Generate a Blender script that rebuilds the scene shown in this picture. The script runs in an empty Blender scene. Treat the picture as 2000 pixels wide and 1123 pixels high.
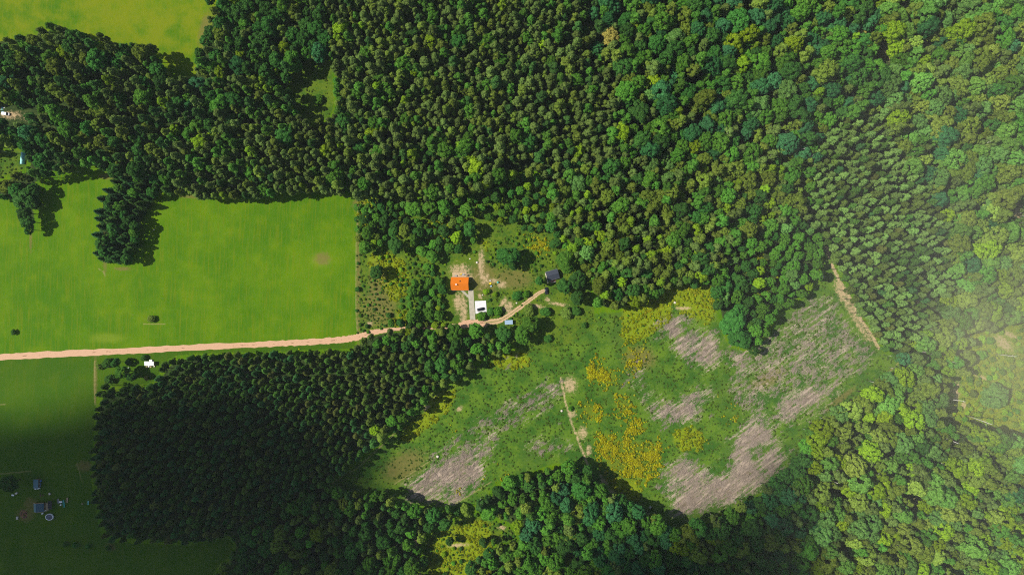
import bpy, bmesh, math, random
import numpy as np
from mathutils import Vector, Matrix
R = math.radians
random.seed(7)
rng = np.random.default_rng(7)
sc = bpy.context.scene
COL = sc.collection

# ------------------------------------------------------------------ scale
S = 0.33                    # metres per photo pixel on the ground
H = 450.0                   # camera height
SUN_EL = R(48)
SUN_AZ = math.atan2(0.09, -1.0)       # towards the sun (left of the picture, a touch up)
SUN = Vector((math.cos(SUN_AZ) * math.cos(SUN_EL), math.sin(SUN_AZ) * math.cos(SUN_EL), math.sin(SUN_EL)))


def W(px, py, z=0.0):       # where the sight line through a photo pixel meets height z
    f = (H - z) / H
    return ((px - 1000.0) * S * f, (561.5 - py) * S * f)


# ------------------------------------------------------------------ node helpers
def new_mat(name):
    m = bpy.data.materials.new(name)
    m.use_nodes = True
    nt = m.node_tree
    for n in list(nt.nodes):
        nt.nodes.remove(n)
    out = nt.nodes.new('ShaderNodeOutputMaterial')
    return m, nt, out


class N:
    def __init__(s, nt):
        s.nt = nt

    def node(s, t, **kw):
        n = s.nt.nodes.new(t)
        for k, v in kw.items():
            setattr(n, k, v)
        return n

    def link(s, a, b):
        s.nt.links.new(a, b)

    def put(s, sock, v):
        if hasattr(v, 'is_linked') or hasattr(v, 'links'):
            s.link(v, sock)
        elif isinstance(v, (tuple, list)) and len(v) == 3 and sock.type == 'RGBA':
            sock.default_value = (*v, 1)
        else:
            sock.default_value = v

    def pos(s):
        return s.node('ShaderNodeNewGeometry').outputs['Position']

    def mapping(s, vec, scale=(1, 1, 1), rot=(0, 0, 0)):
        # rotate first, then stretch
        a = s.node('ShaderNodeMapping')
        s.link(vec, a.inputs['Vector'])
        a.inputs['Rotation'].default_value = rot
        b = s.node('ShaderNodeMapping')
        s.link(a.outputs[0], b.inputs['Vector'])
        b.inputs['Scale'].default_value = scale
        return b.outputs[0]

    def noise(s, vec, scale, detail=4, rough=0.55, dist=0.0):
        n = s.node('ShaderNodeTexNoise')
        s.link(vec, n.inputs['Vector'])
        n.inputs['Scale'].default_value = scale
        n.inputs['Detail'].default_value = detail
        n.inputs['Roughness'].default_value = rough
        n.inputs['Distortion'].default_value = dist
        return n.outputs['Fac']

    def math(s, op, a, b=0.0, c=0.0):
        n = s.node('ShaderNodeMath', operation=op)
        s.put(n.inputs[0], a); s.put(n.inputs[1], b); s.put(n.inputs[2], c)
        return n.outputs[0]

    def step(s, v, lo, hi):
        n = s.node('ShaderNodeMapRange', interpolation_type='SMOOTHSTEP')
        s.put(n.inputs['Value'], v)
        n.inputs['From Min'].default_value = lo
        n.inputs['From Max'].default_value = hi
        return n.outputs['Result']

    def mix(s, f, a, b, blend='MIX'):
        n = s.node('ShaderNodeMix', data_type='RGBA', blend_type=blend)
        s.put(n.inputs[0], f); s.put(n.inputs[6], a); s.put(n.inputs[7], b)
        return n.outputs[2]

    def bump(s, h, strength=0.5, dist=0.3):
        n = s.node('ShaderNodeBump')
        n.inputs['Strength'].default_value = strength
        n.inputs['Distance'].default_value = dist
        s.link(h, n.inputs['Height'])
        return n.outputs[0]

    def bsdf(s, out, col, rough=0.7, spec=0.3, metal=0.0, normal=None):
        b = s.node('ShaderNodeBsdfPrincipled')
        s.put(b.inputs['Base Color'], col)
        s.put(b.inputs['Roughness'], rough)
        b.inputs['Specular IOR Level'].default_value = spec
        b.inputs['Metallic'].default_value = metal
        if normal is not None:
            s.link(normal, b.inputs['Normal'])
        s.link(b.outputs[0], out.inputs['Surface'])
        return b


def surf(name, col, rough=0.6, spec=0.3, metal=0.0, var=0.25, scale=2.0, col2=None):
    m, nt, out = new_mat(name)
    n = N(nt)
    tc = n.node('ShaderNodeTexCoord').outputs['Object']
    f = n.noise(tc, scale, 5, 0.6)
    c2 = col2 or tuple(c * (1 - var) for c in col)
    n.bsdf(out, n.mix(n.step(f, 0.35, 0.65), col, c2), rough, spec, metal, n.bump(f, 0.15, 0.02))
    return m


# ------------------------------------------------------------------ mesh helpers
class MB:
    def __init__(s):
        s.v = []; s.f = []; s.m = []

    def face(s, pts, mi=0):
        b = len(s.v); s.v += [tuple(p) for p in pts]; s.f.append(tuple(range(b, b + len(pts)))); s.m.append(mi)

    def box(s, x0, x1, y0, y1, z0, z1, mi=0):
        b = len(s.v)
        s.v += [(x0, y0, z0), (x1, y0, z0), (x1, y1, z0), (x0, y1, z0), (x0, y0, z1), (x1, y0, z1), (x1, y1, z1), (x0, y1, z1)]
        for f in ((0, 3, 2, 1), (4, 5, 6, 7), (0, 1, 5, 4), (1, 2, 6, 5), (2, 3, 7, 6), (3, 0, 4, 7)):
            s.f.append(tuple(b + i for i in f)); s.m.append(mi)

    def loft(s, rings, mi=0, caps=True):
        b = len(s.v); k = len(rings[0])
        for r in rings:
            s.v += [tuple(p) for p in r]
        for i in range(len(rings) - 1):
            for j in range(k):
                a = b + i * k + j; a2 = b + i * k + (j + 1) % k
                s.f.append((a, a2, a2 + k, a + k)); s.m.append(mi)
        if caps:
            s.f.append(tuple(b + j for j in range(k))[::-1]); s.m.append(mi)
            s.f.append(tuple(b + (len(rings) - 1) * k + j for j in range(k))); s.m.append(mi)

    def tube(s, pts, rad, sides=7, mi=0):
        rings = []
        for i, p in enumerate(pts):
            p = Vector(p)
            d = (Vector(pts[min(i + 1, len(pts) - 1)]) - Vector(pts[max(i - 1, 0)])).normalized()
            u = d.orthogonal().normalized(); w = d.cross(u)
            r = rad[i] if hasattr(rad, '__len__') else rad
            rings.append([p + (u * math.cos(t) + w * math.sin(t)) * r for t in [2 * math.pi * j / sides for j in range(sides)]])
        s.loft(rings, mi)

    def slab(s, quad, t, mi=0):          # thick plate from a quad, thickness along its normal
        q = [Vector(p) for p in quad]
        n = (q[1] - q[0]).cross(q[3] - q[0]).normalized() * t
        s.loft([[p - n for p in q], q], mi)

    def mesh(s, name, mats, smooth=False):
        me = bpy.data.meshes.new(name)
        me.from_pydata(s.v, [], s.f)
        for m in (mats if isinstance(mats, (list, tuple)) else [mats]):
            me.materials.append(m)
        me.polygons.foreach_set('material_index', s.m)
        bm = bmesh.new(); bm.from_mesh(me); bmesh.ops.recalc_face_normals(bm, faces=bm.faces); bm.to_mesh(me); bm.free()
        if smooth:
            me.polygons.foreach_set('use_smooth', [True] * len(me.polygons))
        me.update()
        return me

    def build(s, name, mats, parent=None, smooth=False, bevel=0.0):
        o = bpy.data.objects.new(name, s.mesh(name, mats, smooth))
        COL.objects.link(o)
        if parent:
            o.parent = parent
        if bevel:
            b = o.modifiers.new('Bevel', 'BEVEL'); b.width = bevel; b.segments = 2; b.limit_method = 'ANGLE'
        return o


def thing(name, label, cat, loc, rz=0.0, group=None):
    o = bpy.data.objects.new(name, None)
    o.empty_display_size = 0.2
    COL.objects.link(o)
    o.location = loc; o.rotation_euler = (0, 0, rz)
    o['label'] = label; o['category'] = cat
    if group:
        o['group'] = group
    return o


def tag(o, label, cat, group=None, kind=None):
    o['label'] = label; o['category'] = cat
    if group:
        o['group'] = group
    if kind:
        o['kind'] = kind
    return o


# ------------------------------------------------------------------ raster masks in photo pixels
G0x, G0y, GS = -90, -90, 2.5
GW, GH = int((2090 - G0x) / GS) + 1, int((1213 - G0y) / GS) + 1
gx = G0x + np.arange(GW) * GS
gy = G0y + np.arange(GH) * GS
GX, GY = np.meshgrid(gx, gy)


def poly(*pts):
    inside = np.zeros(GX.shape, bool)
    n = len(pts)
    for i in range(n):
        x1, y1 = pts[i]; x2, y2 = pts[(i + 1) % n]
        if y1 == y2:
            continue
        c = ((y1 > GY) != (y2 > GY)) & (GX < (x2 - x1) * (GY - y1) / (y2 - y1) + x1)
        inside ^= c
    return inside


def line(pts, w):
    d = np.full(GX.shape, 1e9)
    for (x1, y1), (x2, y2) in zip(pts[:-1], pts[1:]):
        l2 = (x2 - x1) ** 2 + (y2 - y1) ** 2
        t = np.clip(((GX - x1) * (x2 - x1) + (GY - y1) * (y2 - y1)) / l2, 0, 1)
        d = np.minimum(d, np.hypot(GX - x1 - t * (x2 - x1), GY - y1 - t * (y2 - y1)))
    return np.clip(1.0 - (d - w * 0.5) / max(w * 0.5, 2.0), 0, 1) if w > 0 else d


def blob(cx, cy, rx, ry=None, rot=0):
    ry = ry or rx
    c, s = math.cos(R(rot)), math.sin(R(rot))
    u = ((GX - cx) * c + (GY - cy) * s) / rx; v = (-(GX - cx) * s + (GY - cy) * c) / ry
    return np.clip(1.4 - np.hypot(u, v) * 0.9, 0, 1) * (np.hypot(u, v) < 1.55)


def blur(a, k):
    a = a.astype(float)
    for _ in range(2):
        for ax in (0, 1):
            p = np.pad(a, [(k, k) if i == ax else (0, 0) for i in (0, 1)], mode='edge')
            c = np.cumsum(p, axis=ax)
            c = np.concatenate([np.zeros_like(np.take(c, [0], ax)), c], axis=ax)
            n = a.shape[ax]
            a = (np.take(c, range(2 * k + 1, n + 2 * k + 1), ax) - np.take(c, range(0, n), ax)) / (2 * k + 1)
    return a


# clearings (outlines as seen past the crowns)
C_north = poly((-90, -90), (428, -90), (425, 0), (412, 30), (398, 60), (386, 100), (378, 140), (372, 152), (345, 150),
               (322, 140), (318, 112), (300, 92), (240, 78), (190, 70), (150, 58), (138, 48), (100, 48), (82, 58), (60, 64), (0, 72), (-90, 80))
C_field = poly((-90, 385), (0, 392), (22, 396), (36, 402), (40, 440), (56, 465), (80, 440), (72, 400), (72, 360), (92, 345),
               (125, 340), (160, 326), (185, 330), (212, 338), (238, 346), (222, 352), (200, 372), (192, 395), (186, 440), (182, 485),
               (192, 510), (225, 520), (250, 515), (268, 490), (270, 440), (278, 410), (300, 384), (335, 376), (372, 384),
               (410, 391), (445, 394), (500, 388), (560, 383), (620, 376), (655, 377), (696, 387), (696, 652), (650, 660), (560, 668), (400, 678), (200, 689), (-90, 702))
C_sw = poly((-90, 702), (0, 700), (190, 690), (330, 683), (560, 670), (700, 660), (706, 664), (690, 680), (600, 684), (520, 688), (450, 690), (345, 694), (322, 706),
            (312, 730), (296, 748), (232, 756), (205, 752), (190, 770), (186, 800), (180, 880), (176, 920), (182, 965),
            (190, 1010), (196, 1045), (215, 1058), (290, 1062), (370, 1064), (430, 1052), (452, 1050), (458, 1070), (440, 1095), (420, 1112), (412, 1130), (400, 1213), (-90, 1213))
C_scrub = poly((696, 388), (740, 384), (800, 388), (860, 392), (915, 385), (960, 360), (1010, 345), (1055, 340), (1080, 390), (1090, 450), (1120, 500), (1150, 540), (1160, 600),
               (1165, 640), (1080, 690), (1020, 690), (985, 660), (930, 645), (880, 645), (780, 640), (755, 640), (700, 655), (696, 652))
C_meadow = poly((1065, 640), (1100, 622), (1160, 620), (1170, 608), (1205, 612), (1225, 605), (1265, 588), (1300, 565), (1340, 556), (1390, 562), (1398, 600), (1405, 640),
                (1425, 680), (1475, 690), (1495, 665), (1515, 630), (1545, 600), (1580, 578), (1602, 548), (1612, 530), (1608, 500), (1614, 478), (1628, 520),
                (1650, 558), (1686, 625), (1722, 688), (1760, 706), (1705, 762), (1640, 802), (1585, 832), (1570, 865), (1555, 900), (1525, 935), (1470, 972),
                (1400, 1008), (1320, 1030), (1296, 1018), (1268, 1002), (1230, 985), (1198, 960), (1170, 930), (1152, 912), (1110, 902), (1070, 908), (1030, 925), (1005, 935), (965, 938), (950, 975),
                (900, 990), (850, 992), (800, 985), (765, 965), (725, 958), (670, 958), (640, 950), (690, 912), (740, 872), (795, 825), (850, 772), (900, 732), (955, 700), (1000, 690), (1040, 665))
C_sgap = poly((835, 1050), (850, 1032), (870, 1045), (885, 1018), (905, 1005), (950, 1012), (1002, 1032), (1018, 1052), (990, 1062), (965, 1054), (945, 1078), (925, 1078), (912, 1092), (905, 1213), (820, 1213), (826, 1085))
C_brack = poly((1905, 655), (1945, 640), (2000, 630), (2090, 600), (2090, 870), (1950, 850), (1900, 820), (1870, 840), (1850, 830), (1850, 750), (1885, 740), (1900, 700))
C_nook = poly((575, 118), (648, 118), (652, 215), (640, 235), (600, 232), (572, 215), (566, 140))
C_west = poly((-90, 296), (0, 296), (35, 290), (55, 300), (55, 330), (10, 345), (-90, 350))
C_yard = poly((-90, 205), (25, 205), (52, 228), (60, 238), (-90, 240))

GAPS = [(1730, 105, 14, 26), (1770, 14, 10, 18), (1868, 48, 14, 10), (1812, 82, 12, 9), (1990, 400, 14, 30), (1860, 785, 12, 40),
        (1740, 890, 16, 10), (1785, 985, 10, 20), (1650, 1070, 14, 9), (1880, 860, 22, 10), (1800, 970, 14, 6), (1100, 85, 6, 6), (1350, 160, 10, 10), (1365, 230, 8, 9), (905, 190, 9, 6), (765, 262, 7, 5), (1250, 335, 13, 7), (1010, 325, 26, 10), (575, 45, 9, 8), (470, 180, 9, 8), (1500, 195, 9, 6), (1480, 345, 12, 6), (1180, 430, 8, 8), (1380, 470, 10, 6), (250, 195, 14, 9), (1850, 160, 10, 6), (1890, 470, 9, 6), (1640, 960, 9, 7), (1690, 1010, 8, 9), (1270, 1080, 8, 6), (330, 800, 9, 6), (470, 900, 8, 7), (690, 1060, 10, 7)]
C_gaps = np.zeros(GX.shape, bool)
for (a, b, c, d) in GAPS:
    C_gaps |= ((GX - a) / c) ** 2 + ((GY - b) / d) ** 2 < 1

OPEN = C_north | C_field | C_sw | C_scrub | C_meadow | C_sgap | C_brack | C_nook | C_west | C_yard | C_gaps


def at(mask, px, py):
    i = int(round((py - G0y) / GS)); j = int(round((px - G0x) / GS))
    if 0 <= i < GH and 0 <= j < GW:
        return mask[i, j]
    return 0


# ------------------------------------------------------------------ ground masks
bare = np.zeros(GX.shape)
for p in (
    [(892, 886), (942, 860), (972, 856), (962, 880), (942, 906), (945, 936), (928, 956), (898, 980), (855, 988), (838, 970), (818, 980), (792, 980), (779, 963), (805, 943), (825, 919), (858, 906)],
    [(1270, 640), (1300, 622), (1332, 616), (1360, 628), (1350, 645), (1341, 662), (1320, 672), (1293, 660), (1272, 665)],
    [(1300, 655), (1345, 640), (1385, 660), (1400, 690), (1385, 715), (1350, 700), (1320, 690)],
    [(1345, 668), (1375, 650), (1402, 652), (1414, 675), (1424, 690), (1400, 700), (1388, 722), (1360, 718), (1348, 690)],
    [(1430, 688), (1480, 690), (1468, 730), (1424, 728)],
    [(1239, 763), (1259, 753), (1283, 770), (1299, 796), (1332, 780), (1365, 757), (1392, 757), (1395, 780), (1365, 793), (1355, 823), (1316, 826), (1299, 813), (1276, 830), (1266, 823), (1286, 803), (1263, 780)],
    [(1279, 943), (1296, 923), (1319, 890), (1352, 900), (1369, 923), (1402, 916), (1432, 936), (1425, 896), (1432, 883), (1422, 870), (1445, 846), (1462, 833), (1459, 800), (1497, 790), (1510, 840), (1520, 866), (1545, 880), (1548, 905), (1530, 930), (1500, 945), (1478, 955), (1432, 980), (1399, 992), (1352, 1016), (1312, 1016), (1316, 963), (1286, 953)],
    [(1510, 780), (1545, 770), (1600, 748), (1670, 746), (1632, 772), (1600, 800), (1560, 826), (1533, 816), (1514, 800)],
    [(1000, 793), (1010, 775), (1030, 768), (1026, 785), (1008, 795)],
    [(1040, 752), (1075, 748), (1100, 752), (1100, 770), (1080, 790), (1066, 778), (1050, 765)],
    [(1068, 795), (1085, 792), (1083, 818), (1072, 815)],
    [(1083, 828), (1102, 830), (1100, 842), (1086, 842)],
    [(748, 945), (758, 940), (752, 958), (744, 960)],
    [(1034, 700), (1058, 688), (1062, 695), (1040, 706)],
    [(985, 705), (1000, 700), (1005, 720), (996, 728)],
    [(1220, 735), (1240, 720), (1260, 700), (1262, 715), (1245, 745), (1225, 760)],
):
    bare = np.maximum(bare, blur(poly(*p), 6))
_b = blur(rng.random(GX.shape), 4); _b = (_b - _b.mean()) / _b.std()
bare *= np.clip(.91 + .17 * _b, .45, 1.05)
streak = np.zeros(GX.shape)           # sparse pale streaks on the eastern slope
streak = np.maximum(streak, 0.82 * blur(poly((1420, 740), (1520, 640), (1600, 572), (1625, 580), (1660, 640), (1712, 690), (1690, 730), (1600, 750), (1530, 770), (1480, 800), (1440, 800)), 6))
streak = np.maximum(streak, 0.55 * blur(poly((800, 900), (900, 840), (1000, 770), (1100, 740), (1090, 800), (990, 850), (950, 900), (860, 930)), 6))
streak = np.maximum(streak, 0.6 * blur(poly((1560, 700), (1615, 665), (1640, 690), (1580, 740)), 4))
streak = np.maximum(streak, 0.45 * blur(poly((1010, 860), (1060, 840), (1130, 860), (1130, 890), (1030, 900)), 4))

streak = np.maximum(streak, .62 * blur(bare > .35, 11))
sand = np.zeros(GX.shape)
sand = np.maximum(sand, line([(1614, 485), (1626, 520), (1640, 550), (1655, 572), (1668, 600), (1685, 630), (1703, 655), (1716, 680)], 5))
sand = np.maximum(sand, .95 * blur(poly((1625, 540), (1650, 555), (1662, 590), (1690, 640), (1708, 668), (1700, 676), (1672, 640), (1650, 600), (1632, 575)), 2))
sand = np.maximum(sand, 0.9 * line([(1095, 738), (1104, 785), (1116, 825), (1132, 868), (1150, 912), (1163, 932), (1182, 955), (1205, 974)], 3))
for b in ((1113, 752, 16, 18), (1118, 808, 10, 7), (1138, 845, 10, 14), (1150, 880, 6, 14), (1178, 940, 8, 16, -35), (1195, 962, 10, 7, 40), (1232, 983, 14, 5, 25), (1262, 1003, 16, 4, 12),
          (898, 528, 22, 14), (905, 540, 24, 10), (940, 520, 7, 40), (948, 545, 8, 14), (905, 605, 9, 34), (895, 590, 10, 22), (992, 600, 12, 14, 40), (983, 590, 6, 12, 40), (938, 580, 6, 6), (965, 548, 12, 5),
          (980, 556, 10, 8), (1070, 585, 6, 5, 45), (1090, 594, 22, 4, 8), (1048, 598, 20, 5, 10), (1335, 602, 18, 4), (835, 795, 10, 4, -40), (897, 798, 8, 5, -30), (845, 640, 6, 4),
          (722, 632, 8, 4), (1730, 100, 14, 22), (1770, 14, 9, 16), (1866, 48, 13, 9), (1812, 84, 10, 8), (1990, 400, 14, 32), (1868, 765, 9, 22), (1745, 890, 12, 6), (1790, 985, 10, 12), (1975, 655, 20, 6, 30),
          (1915, 735, 30, 5, 25), (1838, 890, 14, 8), (1960, 670, 26, 12, 40), (1882, 790, 6, 10), (20, 225, 26, 8), (60, 232, 20, 5), (895, 1064, 22, 5, -5), (812, 1058, 10, 5), (980, 1030, 9, 5), (1795, 590, 10, 5), (1985, 620, 14, 6)):
    sand = np.maximum(sand, 0.92 * blob(*b))
brown = np.zeros(GX.shape)            # trampled olive-brown turf
for b in ((945, 545, 40, 45), (1000, 545, 55, 26), (740, 600, 45, 50), (735, 560, 20, 60), (50, 1005, 22, 18), (215, 1068, 14, 10), (60, 985, 18, 18), (60, 470, 4, 30), (700, 560, 5, 190),
          (186, 740, 5, 60), (400, 60, 14, 45, 10), (210, 345, 26, 8), (165, 910, 20, 14), (240, 908, 60, 6), (790, 910, 60, 34, -30), (205, 490, 6, 60), (240, 525, 24, 5), (380, 384, 40, 5), (640, 378, 20, 4),
          (740, 545, 22, 30), (1500, 740, 50, 20, -30), (1250, 700, 40, 30), (630, 505, 20, 16), (1640, 780, 50, 8, -38), (1725, 735, 40, 4, -40), (700, 400, 16, 16)):
    brown = np.maximum(brown, blob(*b))
pale = np.zeros(GX.shape)             # thin worn tracks of dry grass
for pts in ([(645, 946), (700, 912), (735, 880), (775, 842), (800, 815)], [(800, 815), (850, 775), (875, 755)], [(700, 390), (696, 480), (695, 580), (697, 645)],
            [(1690, 765), (1730, 735), (1756, 707)], [(0, 925), (60, 920)], [(193, 525), (203, 532), (205, 540)], [(280, 633), (322, 633)], [(0, 790), (10, 789)],
            [(770, 945), (810, 920), (850, 893)], [(960, 940), (880, 990)], [(150, 905), (160, 940)], [(185, 705), (186, 790)]):
    pale = np.maximum(pale, 0.9 * line(pts, 1.5))

flower = np.zeros(GX.shape)           # goldenrod in bloom
for p in ([(1165, 850), (1185, 838), (1213, 862), (1252, 858), (1290, 866), (1293, 890), (1283, 918), (1266, 938), (1226, 938), (1196, 930), (1184, 910), (1178, 888)],
          [(1133, 778), (1150, 778), (1172, 805), (1166, 828), (1140, 822)], [(1195, 778), (1230, 780), (1234, 808), (1206, 810)], [(1212, 820), (1250, 826), (1254, 850), (1225, 848)],
          [(1137, 712), (1165, 706), (1214, 735), (1212, 752), (1175, 752), (1145, 728)], [(1211, 690), (1235, 668), (1255, 672), (1240, 695), (1218, 702)], [(1265, 612), (1300, 592), (1305, 605), (1285, 622), (1270, 625)],
          [(1310, 570), (1345, 560), (1386, 568), (1390, 600), (1360, 585), (1320, 590)], [(1036, 462), (1056, 455), (1072, 480), (1060, 498), (1040, 490)], [(1457, 530), (1485, 512), (1500, 525), (1485, 555), (1460, 560)],
          [(870, 842), (890, 828), (902, 836), (898, 852), (870, 855)], [(958, 925), (975, 908), (990, 925), (985, 945), (962, 940)], [(828, 868), (842, 866), (842, 876), (830, 876)], [(1405, 780), (1420, 770), (1440, 800), (1430, 830), (1410, 815)],
          [(1000, 700), (1030, 690), (1040, 710), (1010, 720)], [(1380, 845), (1400, 850), (1398, 885), (1378, 880)], [(1425, 815), (1440, 820), (1438, 830), (1425, 828)], [(560, 678), (595, 676), (596, 690), (570, 695)],
          [(890, 960), (930, 950), (938, 962), (900, 975)], [(1030, 520), (1045, 500), (1034, 525)], [(1245, 680), (1262, 660), (1265, 690), (1230, 740), (1220, 735)]):
    wk = .18 if (p[0] in ((1310, 570), (870, 842), (958, 925), (828, 868), (1000, 700), (560, 678), (890, 960), (1405, 780), (1380, 845), (1457, 530))) else 1.0
    flower = np.maximum(flower, wk * blur(poly(*p), 4))
lime = np.zeros(GX.shape)             # yellow-green herb growth, not yet in flower
for p in ([(715, 500), (740, 492), (790, 505), (800, 560), (785, 590), (760, 570), (735, 545)], [(745, 545), (785, 550), (780, 600), (765, 590)], [(830, 420), (880, 420), (880, 480), (840, 470)],
          [(700, 385), (740, 385), (735, 420), (700, 450)], [(1310, 840), (1370, 832), (1380, 880), (1320, 880)], [(1300, 560), (1395, 560), (1395, 640), (1310, 600)], [(1470, 500), (1540, 500), (1520, 580), (1450, 580)],
          [(930, 470), (960, 470), (950, 500), (925, 500)], [(1190, 930), (1260, 940), (1240, 990), (1190, 960)], [(780, 600), (800, 605), (800, 640), (760, 645)], [(960, 680), (1040, 690), (1030, 720), (950, 720)],
          [(780, 850), (850, 775), (900, 745), (880, 800), (840, 830), (790, 870)], [(850, 1040), (960, 1010), (960, 1123), (830, 1123)], [(1900, 640), (2090, 620), (2090, 870), (1860, 830)], [(1220, 575), (1330, 560), (1300, 640), (1210, 680)]
          ):
    lime = np.maximum(lime, blur(poly(*p), 5))
wood = blur(~(C_north | C_field | C_sw | C_scrub | C_meadow | C_sgap | C_brack | C_nook | C_west), 3)
wood = np.clip((blur(wood > .5, 5) - .62) * 3, 0, 1)
wood = np.where(C_gaps, 1.0, wood)
mead = blur(C_meadow | C_brack, 4)
scrub = blur(C_scrub | C_sgap | C_west | C_nook, 4)
tone = blur(poly((-90, -90), (450, -90), (430, 160), (-90, 90)), 8)      # the drier northern field
worn = np.zeros(GX.shape)
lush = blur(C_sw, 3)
for b in ((625, 508, 24, 16), (420, 75, 14, 60), (1100, 620, 4, 4), (210, 660, 40, 12)):
    worn = np.maximum(worn, blob(*b))

# ------------------------------------------------------------------ the ground sheet
def ground():
    nx, ny = GW, GH
    X = (GX - 1000) * S; Y = (561.5 - GY) * S
    v = np.stack([X.ravel(), Y.ravel(), np.zeros(X.size)], 1)
    idx = np.arange(nx * ny).reshape(ny, nx)
    q = np.stack([idx[1:, :-1], idx[1:, 1:], idx[:-1, 1:], idx[:-1, :-1]], -1).reshape(-1, 4)
    # one wide skirt out to the horizon
    x0, x1, y0, y1 = X.min(), X.max(), Y.min(), Y.max(); B = 6000
    n0 = len(v)
    v = np.concatenate([v, [[-B, -B, 0], [B, -B, 0], [B, B, 0], [-B, B, 0], [x0, y0, 0], [x1, y0, 0], [x1, y1, 0], [x0, y1, 0]]])
    c = [idx[-1, 0], idx[-1, -1], idx[0, -1], idx[0, 0]]
    q = np.concatenate([q, [[n0, n0 + 1, c[1], c[0]], [n0 + 1, n0 + 2, c[2], c[1]], [n0 + 2, n0 + 3, c[3], c[2]], [n0 + 3, n0, c[0], c[3]]]])
    me = bpy.data.meshes.new('ground')
    me.vertices.add(len(v)); me.vertices.foreach_set('co', v.ravel())
    me.loops.add(q.size); me.loops.foreach_set('vertex_index', q.ravel().astype(np.int32))
    me.polygons.add(len(q)); me.polygons.foreach_set('loop_start', np.arange(0, q.size, 4, dtype=np.int32))
    me.update(calc_edges=True)
    ex = np.zeros((8,))

    def attr(name, chans, skirt):
        a = me.attributes.new(name, 'FLOAT_COLOR', 'POINT')
        d = np.stack([np.concatenate([c.ravel(), ex + k]) for c, k in zip(chans, skirt)], 1)
        a.data.foreach_set('color', d.astype(np.float32).ravel())
    attr('cover', (mead, scrub, wood, brown), (0, 0, 1, 0))
    attr('soil', (bare, streak, sand, pale), (0, 0, 0, 0))
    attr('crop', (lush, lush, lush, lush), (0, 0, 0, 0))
    attr('herb', (flower, lime, tone, worn), (0, 0, 0, 0))

    m, nt, out = new_mat('turf_and_soil')
    n = N(nt)
    P = n.pos()

    def att(name):
        a = n.node('ShaderNodeAttribute', attribute_name=name)
        s = n.node('ShaderNodeSeparateColor'); n.link(a.outputs['Color'], s.inputs[0])
        return s.outputs[0], s.outputs[1], s.outputs[2], a.outputs['Alpha']
    a_mead, a_scrub, a_wood, a_brown = att('cover')
    a_bare, a_streak, a_sand, a_pale = att('soil')
    a_flow, a_lime, a_tone, a_worn = att('herb')
    a_lush = att('crop')[0]
    edge_ = lambda n, a, nz: n.step(n.math('ADD', a, n.math('MULTIPLY', n.math('SUBTRACT', nz, 0.5), 0.6)), .42, .58)
    big = n.noise(P, 0.018, 3); mid = n.noise(P, 0.09, 5, 0.6); fin = n.noise(P, 0.55, 6, 0.7); tiny = n.noise(P, 2.2, 4, 0.7)
    row = n.noise(n.mapping(P, (1.3, 0.06, 1), (0, 0, R(2))), 0.8, 3, 0.6)        # mown rows
    stre = n.noise(n.mapping(P, (0.12, 1.1, 1), (0, 0, R(-36))), 0.42, 6, 0.68)   # windrows up the slope
    # mown fields
    f = n.mix(n.step(n.math('ADD', big, n.math('MULTIPLY', n.math('SUBTRACT', mid, 0.5), 0.7)), 0.30, 0.72), (0.060, 0.165, 0.0012), (0.112, 0.215, 0.0012))
    f = n.mix(n.math('MULTIPLY', n.step(mid, 0.50, 0.80), 0.4), f, (0.165, 0.235, 0.003))
    f = n.mix(n.math('MULTIPLY', n.step(fin, 0.6, 0.8), 0.6), f, (0.030, 0.105, 0.0015))
    f = n.mix(n.math('MULTIPLY', n.step(row, 0.45, 0.7), 0.6), f, (0.16, 0.20, 0.004))
    f = n.mix(n.math('MULTIPLY', n.step(a_tone, 0.2, 0.9), n.step(n.math('ADD', mid, n.math('MULTIPLY', big, 0.6)), 0.55, 1.0)), f, (0.19, 0.225, 0.008))
    f = n.mix(n.math('MULTIPLY', n.step(a_worn, 0.3, 1.2), 0.5), f, (0.25, 0.30, 0.05))
    f = n.mix(n.math('MULTIPLY', n.step(tiny, 0.52, 0.72), 0.5), f, (0.16, 0.215, 0.006))
    f = n.mix(n.math('MULTIPLY', n.step(n.noise(P, 1.1, 4, .7), 0.56, 0.74), 0.5), f, (0.030, 0.095, 0.0015))
    f = n.mix(1.0, f, (0.86, 0.93, 0.4), 'MULTIPLY')
    f = n.mix(edge_(n, a_lush, fin), f, n.mix(0.60, f, (0.022, 0.068, 0.002)))  # deeper green crop, its colour darkened further to deepen the cloud shade
    # rough meadow
    e = n.mix(n.step(n.math('ADD', mid, n.math('MULTIPLY', n.math('SUBTRACT', fin, 0.5), 0.5)), 0.34, 0.68), (0.036, 0.106, 0.010), (0.102, 0.188, 0.013))
    e = n.mix(n.math('MULTIPLY', n.step(big, 0.5, 0.7), 0.6), e, (0.076, 0.135, 0.018))
    e = n.mix(n.math('MULTIPLY', n.step(fin, 0.58, 0.78), 0.5), e, (0.15, 0.20, 0.03))
    # scrub floor
    s_ = n.mix(n.step(n.math('ADD', mid, n.math('MULTIPLY', n.math('SUBTRACT', fin, 0.5), 0.8)), 0.32, 0.66), (0.045, 0.11, 0.009), (0.105, 0.165, 0.010))
    w_ = n.mix(n.step(fin, 0.35, 0.7), (0.020, 0.042, 0.010), (0.050, 0.080, 0.018))

    def edge(a, amp=0.7, nz=fin, lo=0.42, hi=0.58):
        return n.step(n.math('ADD', a, n.math('MULTIPLY', n.math('SUBTRACT', nz, 0.5), amp)), lo, hi)
    c = n.mix(edge(a_mead), f, e)
    c = n.mix(edge(a_scrub, 0.5), c, s_)
    lm = n.math('MULTIPLY', edge(a_lime, 0.9, mid, 0.35, 0.7), 0.8)
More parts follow.
